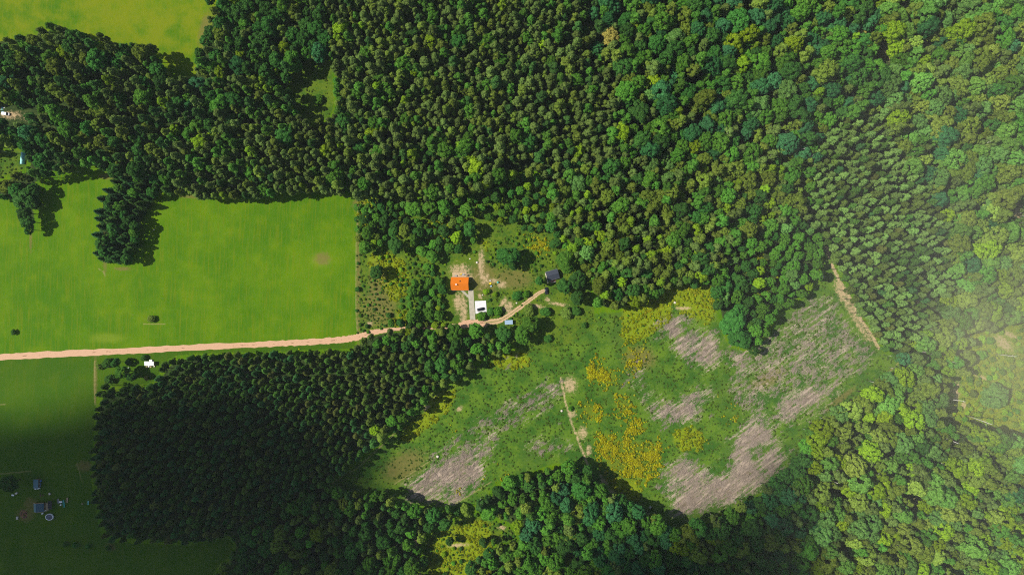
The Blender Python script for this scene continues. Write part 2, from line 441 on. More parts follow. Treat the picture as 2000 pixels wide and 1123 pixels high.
    c = n.mix(lm, c, n.mix(fin, (0.11, 0.20, 0.004), (0.29, 0.32, 0.006)))
    c = n.mix(edge(a_wood, 0.6), c, w_)
    c = n.mix(n.math('MULTIPLY', n.step(n.math('ADD', a_brown, n.math('MULTIPLY', n.math('SUBTRACT', fin, 0.5), 1.1)), 0.45, 1.1), 0.8), c, n.mix(fin, (0.11, 0.10, 0.028), (0.22, 0.18, 0.05)))
    c = n.mix(n.math('MULTIPLY', edge(a_flow, 0.9, tiny, 0.5, 0.7), 0.3), c, (0.22, 0.22, 0.004))
    bcol = n.mix(n.step(n.math('ADD', stre, n.math('MULTIPLY', n.math('SUBTRACT', tiny, 0.5), 0.5)), 0.36, 0.62), (0.165, 0.120, 0.088), (0.40, 0.320, 0.250))
    bm_ = n.math('MAXIMUM', a_bare, n.math('MULTIPLY', a_streak, 0.62))
    nz = n.math('ADD', n.math('ADD', n.math('MULTIPLY', stre, 0.45), n.math('MULTIPLY', mid, 0.22)), n.math('ADD', n.math('MULTIPLY', fin, 0.32), n.math('MULTIPLY', tiny, 0.30)))
    bfac = n.step(n.math('ADD', n.math('MULTIPLY', bm_, 1.0), n.math('MULTIPLY', n.math('SUBTRACT', nz, 0.635), 5.6)), 0.56, 0.92)
    c = n.mix(n.math('MULTIPLY', bfac, n.step(bm_, 0.08, 0.25)), c, bcol)
    scol = n.mix(n.step(tiny, 0.3, 0.7), (0.64, 0.47, 0.28), (0.36, 0.26, 0.14))
    c = n.mix(n.math('MULTIPLY', edge(a_sand, 4.2, n.math('ADD', n.math('MULTIPLY', fin, 0.55), n.math('MULTIPLY', tiny, 0.45)), 0.42, 1.02), 0.92), c, scol)
    c = n.mix(n.math('MULTIPLY', edge(a_pale, 1.2, fin, 0.4, 0.9), 0.6), c, (0.30, 0.26, 0.10))
    hgt = n.math('ADD', fin, n.math('MULTIPLY', tiny, 0.6))
    n.bsdf(out, c, 0.9, 0.1, 0, n.bump(hgt, 0.55, 0.5))
    me.materials.append(m)
    o = bpy.data.objects.new('ground', me); COL.objects.link(o)
    o['kind'] = 'structure'
    return o


ground()

# ------------------------------------------------------------------ roads
def spline(pts, n=10):
    out = []
    P_ = [pts[0]] + list(pts) + [pts[-1]]
    for i in range(1, len(P_) - 2):
        p0, p1, p2, p3 = [np.array(P_[k], float) for k in (i - 1, i, i + 1, i + 2)]
        for t in np.linspace(0, 1, n, endpoint=False):
            out.append(0.5 * (2 * p1 + (p2 - p0) * t + (2 * p0 - 5 * p1 + 4 * p2 - p3) * t * t + (3 * p1 - p0 - 3 * p2 + p3) * t ** 3))
    out.append(np.array(pts[-1], float))
    return out


def road_material(name, a, b, mid_green):
    m, nt, out = new_mat(name); n = N(nt)
    uv = n.node('ShaderNodeUVMap').outputs[0]
    sep = n.node('ShaderNodeSeparateXYZ'); n.link(uv, sep.inputs[0])
    P = n.pos(); fin = n.noise(P, 0.7, 5, 0.65); tiny = n.noise(P, 2.6, 4, 0.7); mid = n.noise(P, 0.13, 3)
    c = n.mix(n.step(tiny, 0.3, 0.7), a, b)
    c = n.mix(n.math('MULTIPLY', n.step(fin, 0.55, 0.75), 0.35), c, tuple(x * 0.55 for x in b))
    d = n.math('ABSOLUTE', n.math('SUBTRACT', sep.outputs[0], 0.5))
    mid_f = n.step(n.math('ADD', n.math('SUBTRACT', 0.16, d), n.math('MULTIPLY', n.math('SUBTRACT', fin, 0.5), 0.25)), 0.06, 0.12)
    if mid_green:
        c = n.mix(n.math('MULTIPLY', mid_f, 0.85), c, (0.13, 0.16, 0.03))
    else:
        c = n.mix(n.math('MULTIPLY', n.math('MULTIPLY', mid_f, n.step(n.noise(P, 0.28, 3), 0.54, 0.66)), 0.75), c, (0.14, 0.075, 0.03))
    n.bsdf(out, c, 0.95, 0.1, 0, n.bump(n.math('ADD', fin, tiny), 0.4, 0.12))
    return m


def ribbon(name, pts, widths, z, mat, rag=0.18):
    pp = spline(pts, 14)
    ws = np.interp(np.linspace(0, 1, len(pp)), np.linspace(0, 1, len(widths)), widths)
    v, f, uvs = [], [], []
    K = 6
    for i, p in enumerate(pp):
        d = pp[min(i + 1, len(pp) - 1)] - pp[max(i - 1, 0)]
        d /= np.linalg.norm(d); nrm = np.array([-d[1], d[0]])
        for k in range(K + 1):
            t = k / K
            w = ws[i] * (1 + (random.uniform(-rag, rag) if k in (0, K) else 0))
            q = p + nrm * (t - 0.5) * w
            v.append((*W(*q), z)); uvs.append((t, i * 0.1))
    for i in range(len(pp) - 1):
        for k in range(K):
            a = i * (K + 1) + k
            f.append((a, a + 1, a + K + 2, a + K + 1))
    me = bpy.data.meshes.new(name); me.from_pydata(v, [], f)
    ul = me.uv_layers.new(name='UVMap')
    li = [0] * len(me.loops); me.loops.foreach_get('vertex_index', li)
    ul.data.foreach_set('uv', [c for i in li for c in uvs[i]])
    me.materials.append(mat); me.update()
    bm = bmesh.new(); bm.from_mesh(me)
    for fc in bm.faces:
        if fc.normal.z < 0:
            fc.normal_flip()
    bm.to_mesh(me); bm.free()
    o = bpy.data.objects.new(name, me); COL.objects.link(o); o['kind'] = 'structure'
    return o


M_road = road_material('pink_dirt', (0.66, 0.42, 0.27), (0.46, 0.28, 0.17), False)
M_track = road_material('sandy_wheel_ruts', (0.60, 0.42, 0.25), (0.40, 0.27, 0.14), True)
ribbon('road', [(-90, 702), (0, 697.5), (120, 691), (250, 685), (400, 677.5), (520, 672), (600, 668), (660, 664), (700, 658), (725, 650), (755, 645), (800, 641), (850, 639), (893, 637), (915, 632), (950, 630)],
       [12.5, 12.5, 12, 11.5, 11.5, 12, 11.5, 6.5, 6.5, 14, 15], 0.004, M_road)
ribbon('track', [(946, 630), (972, 627), (990, 618.5), (1008, 606), (1024, 594), (1040, 582), (1052, 573), (1064, 567)], [12, 9, 8.5, 7.5, 7, 6.5], 0.008, M_track)

M_conc = surf('concrete_paving', (0.44, 0.40, 0.31), 0.9, 0.2, 0, 0.25, 0.6, (0.34, 0.32, 0.24))
M_white_slab = surf('white_paving', (0.70, 0.69, 0.70), 0.8, 0.2, 0, 0.08, 0.8)
Z5 = lambda x, y: (840 + x / 6.24, 480 + y / 6.24)


def flat_slab(name, pts, z, mat):
    mb = MB()
    v = [(*W(*p), z) for p in pts]
    mb.loft([[(x, y, 0.001) for x, y, _ in v], v])
    o = mb.build(name, mat); o['kind'] = 'structure'
    return o


flat_slab('driveway', [Z5(463, 540), Z5(527, 540), Z5(552, 902), Z5(486, 902)], 0.06, M_conc)
flat_slab('footpath', [Z5(372, 548), Z5(408, 546), Z5(467, 600), Z5(468, 640)], 0.05, M_conc)
flat_slab('parking_pad', [Z5(545, 674), Z5(680, 668), Z5(690, 804), Z5(554, 830)], 0.08, M_white_slab)

# ------------------------------------------------------------------ foliage materials and tree forms
def leaf_mat(name, lo, hi, trans=0.38, spec=0.06):
    m, nt, out = new_mat(name); n = N(nt)
    g = n.node('ShaderNodeNewGeometry'); oi = n.node('ShaderNodeObjectInfo')
    f = n.math('ADD', n.math('MULTIPLY', g.outputs['Random Per Island'], 0.6), n.math('MULTIPLY', oi.outputs['Random'], 0.4))
    c = n.mix(n.step(f, 0.1, 0.9), lo, hi)
    hs = n.node('ShaderNodeHueSaturation')
    n.put(hs.inputs['Hue'], n.math('ADD', 0.487, n.math('MULTIPLY', oi.outputs['Random'], 0.03)))
    n.put(hs.inputs['Value'], n.math('ADD', 0.78, n.math('MULTIPLY', n.math('FRACT', n.math('MULTIPLY', oi.outputs['Random'], 7.31)), 0.44)))
    n.link(c, hs.inputs['Color'])
    b = n.node('ShaderNodeBsdfPrincipled')
    n.link(hs.outputs[0], b.inputs['Base Color']); b.inputs['Roughness'].default_value = 0.7; b.inputs['Specular IOR Level'].default_value = spec
    t = n.node('ShaderNodeBsdfTranslucent'); n.link(hs.outputs[0], t.inputs['Color'])
    mx = n.node('ShaderNodeMixShader'); mx.inputs[0].default_value = trans
    n.link(b.outputs[0], mx.inputs[1]); n.link(t.outputs[0], mx.inputs[2]); n.link(mx.outputs[0], out.inputs['Surface'])
    return m


M_bark = surf('bark', (0.10, 0.075, 0.05), 0.9, 0.2, 0, 0.5, 3.0)
M_birch = surf('white_bark', (0.70, 0.68, 0.62), 0.8, 0.2, 0, 0.4, 2.5, (0.4, 0.38, 0.34))


def leaf_quads(P, Nrm, sx, sy, r):
    """P (n,3) centres, Nrm (n,3) normals; returns verts (4n,3)"""
    k = len(P)
    t = r.normal(size=(k, 3)); t -= Nrm * (t * Nrm).sum(1, keepdims=True); t /= np.linalg.norm(t, axis=1, keepdims=True)
    b = np.cross(Nrm, t)
    sx = (sx * r.uniform(0.6, 1.35, k))[:, None]; sy = (sy * r.uniform(0.6, 1.35, k))[:, None]
    droop = Nrm * (0.18 * sx)
    return np.stack([P - t * sx - b * sy * .35 - droop, P + b * sy * .15 - b * sy, P + t * sx + b * sy * .35 - droop, P + b * sy], 1).reshape(-1, 3)


def unit(k, r):
    d = r.normal(size=(k, 3)); return d / np.linalg.norm(d, axis=1, keepdims=True)


def clumps_to_leaves(C, Rd, per, leaf, r, squash=0.8, spread=0.55):
    V = []
    for c, rad in zip(C, Rd):
        k = max(8, int(per * (rad / np.mean(Rd)) ** 2))
        d = unit(k, r); d[:, 2] = np.where(d[:, 2] < -0.35, -d[:, 2], d[:, 2])
        p = c + d * rad * r.uniform(0.72, 1.08, (k, 1)) * np.array([1, 1, squash])
        nn = d + spread * unit(k, r); nn[:, 2] += 0.25; nn /= np.linalg.norm(nn, axis=1, keepdims=True)
        V.append(leaf_quads(p, nn, np.full(k, leaf), np.full(k, leaf * 0.75), r))
    return np.concatenate(V)


def quad_mesh(name, V, mat):
    k = len(V) // 4
    me = bpy.data.meshes.new(name)
    me.vertices.add(len(V)); me.vertices.foreach_set('co', np.ascontiguousarray(V, np.float32).ravel())
    me.loops.add(4 * k); me.loops.foreach_set('vertex_index', np.arange(4 * k, dtype=np.int32))
    me.polygons.add(k); me.polygons.foreach_set('loop_start', np.arange(0, 4 * k, 4, dtype=np.int32))
    me.update(calc_edges=True)
    me.materials.append(mat)
    return me


def trunk_mesh(h, r0, limbs, spread, seed, mat, lean=0.0):
    q = random.Random(seed); mb = MB()
    ax = [(q.uniform(-.2, .2) * i * .5, q.uniform(-.2, .2) * i * .5, h * i / 4) for i in range(5)]
    mb.tube(ax, [r0, r0 * .8, r0 * .62, r0 * .42, r0 * .15], 8)
    for i in range(limbs):
        t = q.uniform(.4, .85); z = h * t; a = q.uniform(0, 6.28) + i * 2.4; l = spread * q.uniform(.5, .9)
        p = (ax[2][0], ax[2][1], z)
        mb.tube([p, (p[0] + math.cos(a) * l * .5, p[1] + math.sin(a) * l * .5, z + l * .35), (p[0] + math.cos(a) * l, p[1] + math.sin(a) * l, z + l * .55)], [r0 * .4, r0 * .25, r0 * .08], 5)
    return mb.mesh('trunk', mat, True)


def crown_broad(h, Rr, seed, ncl=44, per=58, leaf=0.5):
    r = np.random.default_rng(seed)
    C, Rd = [], []
    ell = r.uniform(0.82, 1.18)
    for i in range(ncl):
        u = (i + .5) / ncl
        th = i * 2.39996 + r.uniform(-.5, .5); ph = math.acos(1 - 1.5 * u)      # dome
        rr = Rr * (1 - 0.22) * r.uniform(.78, 1.08)
        C.append([rr * math.sin(ph) * math.cos(th) * ell, rr * math.sin(ph) * math.sin(th) / ell, h * .62 + (h * .38 - Rr * .2) * math.cos(ph) * r.uniform(.8, 1.05)])
        Rd.append(Rr * r.uniform(.15, .36))
    return clumps_to_leaves(np.array(C), np.array(Rd), per, leaf, r)


def crown_slender(h, Rr, seed, leaf=0.5):
    r = np.random.default_rng(seed)
    C, Rd = [], []
    n = 17
    for i in range(n):
        u = (i + .5) / n; z = h * (.42 + .53 * u); prof = math.sin(math.pi * (0.18 + 0.78 * u)) ** .8
        th = i * 2.39996 + r.uniform(-.6, .6); rr = Rr * .68 * prof * r.uniform(.6, 1.1)
        C.append([rr * math.cos(th), rr * math.sin(th), z]); Rd.append(Rr * r.uniform(.3, .48) * (0.7 + .3 * prof))
    C.append([0, 0, h * .95]); Rd.append(Rr * .34)
    return clumps_to_leaves(np.array(C), np.array(Rd), 62, leaf, r, 1.1)


def crown_pine(h, Rr, seed, leaf=0.42):
    r = np.random.default_rng(seed)
    C, Rd = [], []
    for i in range(13):
        u = (i + .5) / 13; z = h * (.55 + .4 * u); prof = (1 - u) ** .55
        th = i * 2.39996 + r.uniform(-.5, .5); rr = Rr * .62 * prof
        C.append([rr * math.cos(th), rr * math.sin(th), z]); Rd.append(Rr * (.30 + .22 * prof))
    C.append([0, 0, h * .965]); Rd.append(Rr * .3)
    return clumps_to_leaves(np.array(C), np.array(Rd), 48, leaf, r, 1.0)


def crown_spruce(h, Rr, seed):
    r = np.random.default_rng(seed)
    P, Nn, L = [], [], []
    V = []
    for k in range(17):
        u = k / 16; z0 = h * (.12 + .86 * u); rad = Rr * (1 - u ** 1.7) ** .9 + .25
        for j in range(9 if u < .8 else 6):
            a = r.uniform(0, 6.283); d = np.array([math.cos(a), math.sin(a), -.22]); w = np.array([-math.sin(a), math.cos(a), 0])
            l = rad * r.uniform(.75, 1.12)
            for t in np.linspace(.15, 1, 6):
                for sgn in (-1, 1):
                    p = np.array([0, 0, z0]) + d * l * t + w * sgn * .28 * (1.2 - t) * rad * .35 + r.normal(size=3) * .1
                    t1 = d * .55 + w * sgn * .35; b1 = w * .2 + np.array([0, 0, r.uniform(-.12, .12)])
                    V += [p - t1 * .8 - b1, p + t1 * .2 - b1 * 1.4, p + t1, p + b1 * 1.2]
    return np.array(V)


def crown_shrub(h, Rr, seed, leaf=0.26):
    r = np.random.default_rng(seed)
    C, Rd = [], []
    for i in range(12):
        u = (i + .5) / 12; th = i * 2.39996; ph = math.acos(1 - 1.0 * u)
        rr = Rr * .66 * r.uniform(.7, 1.15)
        C.append([rr * math.sin(ph) * math.cos(th), rr * math.sin(ph) * math.sin(th), h * .35 + h * .4 * math.cos(ph)]); Rd.append(Rr * r.uniform(.28, .46))
    return clumps_to_leaves(np.array(C), np.array(Rd), 60, leaf, r)


# tints: (name used in labels, dark leaf, light leaf)
TINT = {
    'pine_tree': [('dark green', (.026, .052, .012), (.065, .105, .022)), ('olive', (.045, .062, .016), (.10, .115, .028)), ('blue-green', (.018, .050, .022), (.045, .095, .035)), ('brown-green', (.05, .052, .018), (.11, .10, .03)), ('pale olive', (.070, .106, .036), (.146, .188, .062))],  # pale olive puts the right side's brighter light into the needle colour
    'birch_tree': [('grey-olive', (.050, .070, .022), (.115, .130, .042)), ('olive', (.060, .078, .016), (.140, .150, .030)), ('mid green', (.030, .075, .014), (.080, .150, .026)), ('yellow-green', (.070, .110, .008), (.170, .210, .016)), ('dark green', (.020, .052, .016), (.055, .100, .030))],
    'broadleaf_tree': [('dark green', (.018, .052, .014), (.050, .110, .026)), ('mid green', (.030, .080, .012), (.085, .155, .024)), ('olive', (.060, .080, .014), (.140, .150, .026)), ('yellow-green', (.085, .120, .006), (.190, .225, .014)), ('pale green', (.050, .100, .030), (.120, .180, .060)), ('blue-green', (.016, .058, .028), (.042, .115, .050)), ('rust-brown', (.14, .10, .03), (.25, .17, .06)), ('light olive', (.095, .115, .024), (.195, .210, .045)), ('light green', (.060, .120, .024), (.130, .205, .050))],  # light olive and light green brighten the right-hand woods through leaf colour
    'spruce_tree': [('dark green', (.014, .040, .014), (.042, .082, .026)), ('blue-green', (.014, .040, .020), (.036, .080, .036)), ('deep green', (.018, .042, .010), (.05, .085, .02))],
    'shrub': [('dark green', (.020, .055, .012), (.055, .115, .024)), ('mid green', (.032, .085, .010), (.090, .165, .020)), ('yellow-green', (.080, .130, .006), (.190, .230, .012)), ('olive', (.055, .075, .016), (.120, .135, .030)), ('tan', (.16, .13, .05), (.28, .22, .09))],
}
MAKE = {
    'pine_tree': (17.0, 2.25, lambda s: crown_pine(17.0, 2.25, s), 0.16, M_bark, 4),
    'birch_tree': (21.0, 3.1, lambda s: crown_slender(21.0, 3.1, s), 0.17, M_birch, 4),
    'broadleaf_tree': (20.0, 4.9, lambda s: crown_broad(20.0, 4.9, s), 0.3, M_bark, 4),
    'spruce_tree': (20.0, 4.0, lambda s: crown_spruce(20.0, 4.0, s), 0.25, M_bark, 3),
    'shrub': (2.8, 1.75, lambda s: crown_shrub(2.8, 1.75, s), 0.07, M_bark, 4),
}
LEAF = 2.0
FORM = {}      # (kind, tint index) -> list of (crown mesh, trunk mesh)
for ki, (kind, (h, Rr, fn, tr, bark, nshape)) in enumerate(MAKE.items()):
    shapes = []
    for s in range(nshape):
        shapes.append((fn(100 * ki + s), trunk_mesh(h * (.8 if kind != 'shrub' else .6), tr, 6 if kind != 'pine_tree' else 0, Rr * .7, 100 * ki + s, bark)))
    for ti, (tn, lo, hi) in enumerate(TINT[kind]):
        lo = tuple(c * LEAF * g for c, g in zip(lo, (.86, 1.08, .72))); hi = tuple(c * LEAF * g for c, g in zip(hi, (.86, 1.08, .72)))
        m = leaf_mat(tn.replace('-', '_').replace(' ', '_') + '_foliage', lo, hi)
        FORM[kind, ti] = [(quad_mesh('crown', V, m), t) for V, t in shapes]


def joined(kind, crown, trunk):       # crown and trunk in one mesh, for the massed woods
    a = bpy.data.meshes.new(kind)
    bm = bmesh.new(); bm.from_mesh(crown); n = len(bm.faces); bm.from_mesh(trunk)
    bm.faces.ensure_lookup_table()
    for i in range(n, len(bm.faces)):
        bm.faces[i].material_index = 1
    bm.to_mesh(a); bm.free()
    a.materials.append(crown.materials[0]); a.materials.append(trunk.materials[0])
    return a


# ------------------------------------------------------------------ where the trees stand
# stand: (mask, [(kind, weight)], spacing px, scale, tint weights per kind, phrase, north word...)
def st(mask, kinds, spacing, size, tints, phrase):
    return dict(mask=mask, kinds=kinds, sp=spacing, size=size, tints=tints, phrase=phrase)


P_swdark = poly((185, 770), (205, 755), (300, 745), (325, 705), (450, 690), (560, 690), (600, 700), (590, 740), (640, 800), (720, 830), (720, 880), (660, 930), (560, 985), (460, 1045), (380, 1070), (195, 1060), (170, 950))
P_swlit = poly((560, 690), (690, 682), (760, 690), (800, 700), (830, 740), (810, 790), (760, 815), (720, 835), (640, 800), (590, 760), (580, 720))
P_road = poly((690, 680), (710, 655), (760, 648), (900, 640), (1000, 650), (1040, 670), (960, 700), (900, 735), (850, 772), (795, 825), (740, 860), (760, 815), (812, 790), (835, 740), (800, 700), (760, 690))
P_east = poly((1590, 330), (1600, 260), (1640, 225), (1725, 215), (1770, 300), (1800, 350), (1850, 420), (1860, 520), (1850, 600), (1820, 640), (1760, 690), (1725, 690), (1686, 625), (1640, 545), (1614, 478), (1590, 430))
P_clump = poly((180, 375), (230, 345), (340, 345), (340, 380), (300, 385), (278, 410), (270, 490), (250, 520), (195, 515), (180, 485), (186, 430))
P_upper = poly((630, -90), (1090, -90), (1130, 60), (1190, 120), (1230, 220), (1240, 300), (1100, 345), (1050, 340), (960, 360), (910, 388), (640, 380), (400, 395), (300, 380), (300, 320), (400, 250), (560, 210), (640, 220))
P_uleft = poly((-90, 40), (300, 70), (380, 160), (300, 320), (250, 350), (150, 330), (-90, 395))
P_ucol = poly((376, 150), (425, -90), (640, -90), (640, 230), (560, 220), (400, 260), (340, 300))
P_beech = poly((1230, 200), (1200, 120), (1140, -90), (1740, -90), (1720, 200), (1610, 260), (1590, 300), (1480, 300), (1400, 300), (1240, 310))
P_oak = poly((1060, 340), (1240, 300), (1480, 290), (1600, 270), (1590, 330), (1570, 420), (1480, 450), (1400, 520), (1340, 560), (1240, 600), (1190, 600), (1150, 540), (1100, 450), (1080, 390))
P_gully = poly((1340, 560), (1400, 520), (1480, 450), (1570, 420), (1614, 478), (1605, 545), (1580, 578), (1545, 600), (1495, 665), (1475, 690), (1425, 680), (1405, 640), (1395, 580))
P_right = poly((1720, -90), (2090, -90), (2090, 560), (1860, 560), (1850, 420), (1770, 300), (1725, 215))
P_bcent = poly((640, 955), (760, 965), (850, 995), (950, 975), (1000, 935), (1100, 905), (1150, 915), (1000, 1000), (960, 1213), (400, 1213), (415, 1110), (450, 1060), (560, 985))
P_bright = poly((1100, 905), (1160, 920), (1268, 1005), (1320, 1030), (1470, 972), (1555, 900), (1580, 860), (1600, 1000), (1560, 1213), (900, 1213), (960, 1050), (1030, 950))
P_corner = poly((1560, 890), (1585, 832), (1705, 762), (1760, 706), (1850, 600), (1880, 560), (2090, 540), (2090, 1213), (1550, 1213), (1600, 1000))
FOREST = ~OPEN
STANDS = [
    st(P_swdark, [('pine_tree', 1)], 11.6, (.85, 1.15), dict(pine_tree=(.5, .1, .35, .05, 0)), 'the dark pine block below the dirt road'),  # tints weighted dark: cloud shade put into the crown colour
    st(P_swlit, [('pine_tree', 1)], 12.0, (.85, 1.15), dict(pine_tree=(.35, .55, .05, .05, 0)), 'the sunlit pine rows below the dirt road'),  # same pines, tints weighted olive to paint in the sunlight
    st(P_road, [('broadleaf_tree', .6), ('birch_tree', .4)], 17, (.6, .9), dict(broadleaf_tree=(.5, .45, .05, 0, 0, 0, 0, 0, 0), birch_tree=(.2, .2, .4, 0, .2)), 'the leafy belt below the orange-roofed house'),
    st(P_east, [('pine_tree', 1)], 12.6, (.95, 1.25), dict(pine_tree=(.14, .20, .02, .02, .62)), 'the close-set stand beside the sandy strip'),  # mostly pale olive: brightness of this side painted into the crowns
    st(P_clump, [('spruce_tree', .55), ('broadleaf_tree', .45)], 13, (.6, .85), dict(broadleaf_tree=(.8, .2, 0, 0, 0, 0, 0, 0, 0), spruce_tree=(.5, .3, .2), birch_tree=(.2, 0, .3, 0, .5)), 'the evergreen spur in the left field'),
    st(P_upper, [('birch_tree', .93), ('broadleaf_tree', .07)], 13.2, (.72, 1.22), dict(birch_tree=(.50, .24, .17, .03, .06), broadleaf_tree=(.2, .6, 0, .2, 0, 0, 0, 0, 0)), 'the tall wood above the mown field'),
    st(P_uleft, [('birch_tree', .62), ('broadleaf_tree', .38)], 18, (.8, 1.25), dict(birch_tree=(.25, .2, .15, .03, .37), broadleaf_tree=(.5, .22, .2, .05, 0, .03, 0, 0, 0)), 'the wood below the yellowish field'),
    st(P_ucol, [('broadleaf_tree', .7), ('birch_tree', .3)], 19, (.75, 1.2), dict(birch_tree=(.3, .2, .3, .05, .15), broadleaf_tree=(.38, .42, .1, .08, 0, .02, 0, 0, 0)), 'the wood right of the yellowish field'),
    st(P_beech, [('broadleaf_tree', .8), ('birch_tree', .2)], 21, (.85, 1.4), dict(broadleaf_tree=(.30, .30, .1, .03, .04, .225, .005, 0, 0), birch_tree=(.3, .35, .3, .05, 0)), 'the dense wood along the top right'),
    st(P_oak, [('broadleaf_tree', .55), ('birch_tree', .45)], 17, (.7, 1.2), dict(broadleaf_tree=(.15, .36, .38, .05, .05, .01, 0, 0, 0), birch_tree=(.34, .36, .22, .08, 0)), 'the wood right of the slate-roofed cabin'),
    st(P_gully, [('broadleaf_tree', 1)], 16, (.5, .85), dict(broadleaf_tree=(.45, .40, .02, .08, .05, 0, 0, 0, 0)), 'the wooded gully above the grey clearing'),
    st(P_right, [('broadleaf_tree', .85), ('birch_tree', .15)], 21, (.9, 1.4), dict(broadleaf_tree=(.02, .10, .12, .08, .28, .05, 0, .20, .15), birch_tree=(.35, .55, .1, 0, 0)), 'the leaning wood at the right edge'),  # pale and light tints paint in the brighter light on this side
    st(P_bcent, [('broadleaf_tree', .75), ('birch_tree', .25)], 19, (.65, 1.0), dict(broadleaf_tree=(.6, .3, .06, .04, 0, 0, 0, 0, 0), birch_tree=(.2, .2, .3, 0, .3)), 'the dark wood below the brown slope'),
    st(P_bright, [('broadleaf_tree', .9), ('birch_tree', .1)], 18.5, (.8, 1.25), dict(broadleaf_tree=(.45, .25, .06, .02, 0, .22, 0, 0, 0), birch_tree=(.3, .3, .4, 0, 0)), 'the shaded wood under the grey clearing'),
    st(P_corner, [('broadleaf_tree', .7), ('birch_tree', .3)], 20, (.85, 1.35), dict(broadleaf_tree=(.01, .05, .10, .34, .17, .01, 0, .20, .12), birch_tree=(.4, .45, .1, .05, 0)), 'the sunlit wood in the bottom right corner'),  # light tints add to the sunlit brightness through leaf colour
    st(np.ones(GX.shape, bool), [('broadleaf_tree', .7), ('birch_tree', .3)], 23, (.7, 1.1), dict(broadleaf_tree=(.4, .35, .1, .1, 0, .05, 0, 0, 0), birch_tree=(.3, .3, .2, .05, .15)), 'the mixed wood between the clearings'),
]
label_map = np.full(GX.shape, -1)
for i in range(len(STANDS) - 1, -1, -1):
    label_map[STANDS[i]['mask']] = i
label_map[~FOREST] = -1
CENTRE = {}
for i in range(len(STANDS)):
    ys, xs = np.nonzero((label_map == i) & (GX > 0) & (GX < 2000) & (GY > 0) & (GY < 1123))
    if len(xs):
        CENTRE[i] = (G0x + GS * xs.mean(), G0y + GS * ys.mean(), max(GS * xs.std(), 12), max(GS * ys.std(), 12))


class Grid:
    def __init__(s, c=24):
        s.c = c; s.d = {}

    def ok(s, x, y, r):
        i, j = int(x // s.c), int(y // s.c)
        for a in (-2, -1, 0, 1, 2):
            for b in (-2, -1, 0, 1, 2):
                for (u, v, q) in s.d.get((i + a, j + b), ()):
                    if (u - x) ** 2 + (v - y) ** 2 < (0.5 * (q + r)) ** 2:
                        return False
        return True

    def add(s, x, y, r):
        s.d.setdefault((int(x // s.c), int(y // s.c)), []).append((x, y, r))


TREES = []      # dict(kind, tint, px, py, scale, stand / label)
grid = Grid()
rnd = random.Random(11)

# trees and bushes standing apart: (kind, tint, px, py, crown radius px, label)
def z6(x, y): return (500 + x / 2.994, 375 + y / 2.994)
def z7(x, y): return (1000 + x / 2.994, 375 + y / 2.994)
def z8(x, y): return (180 + x / 11.23, 660 + y / 11.23)


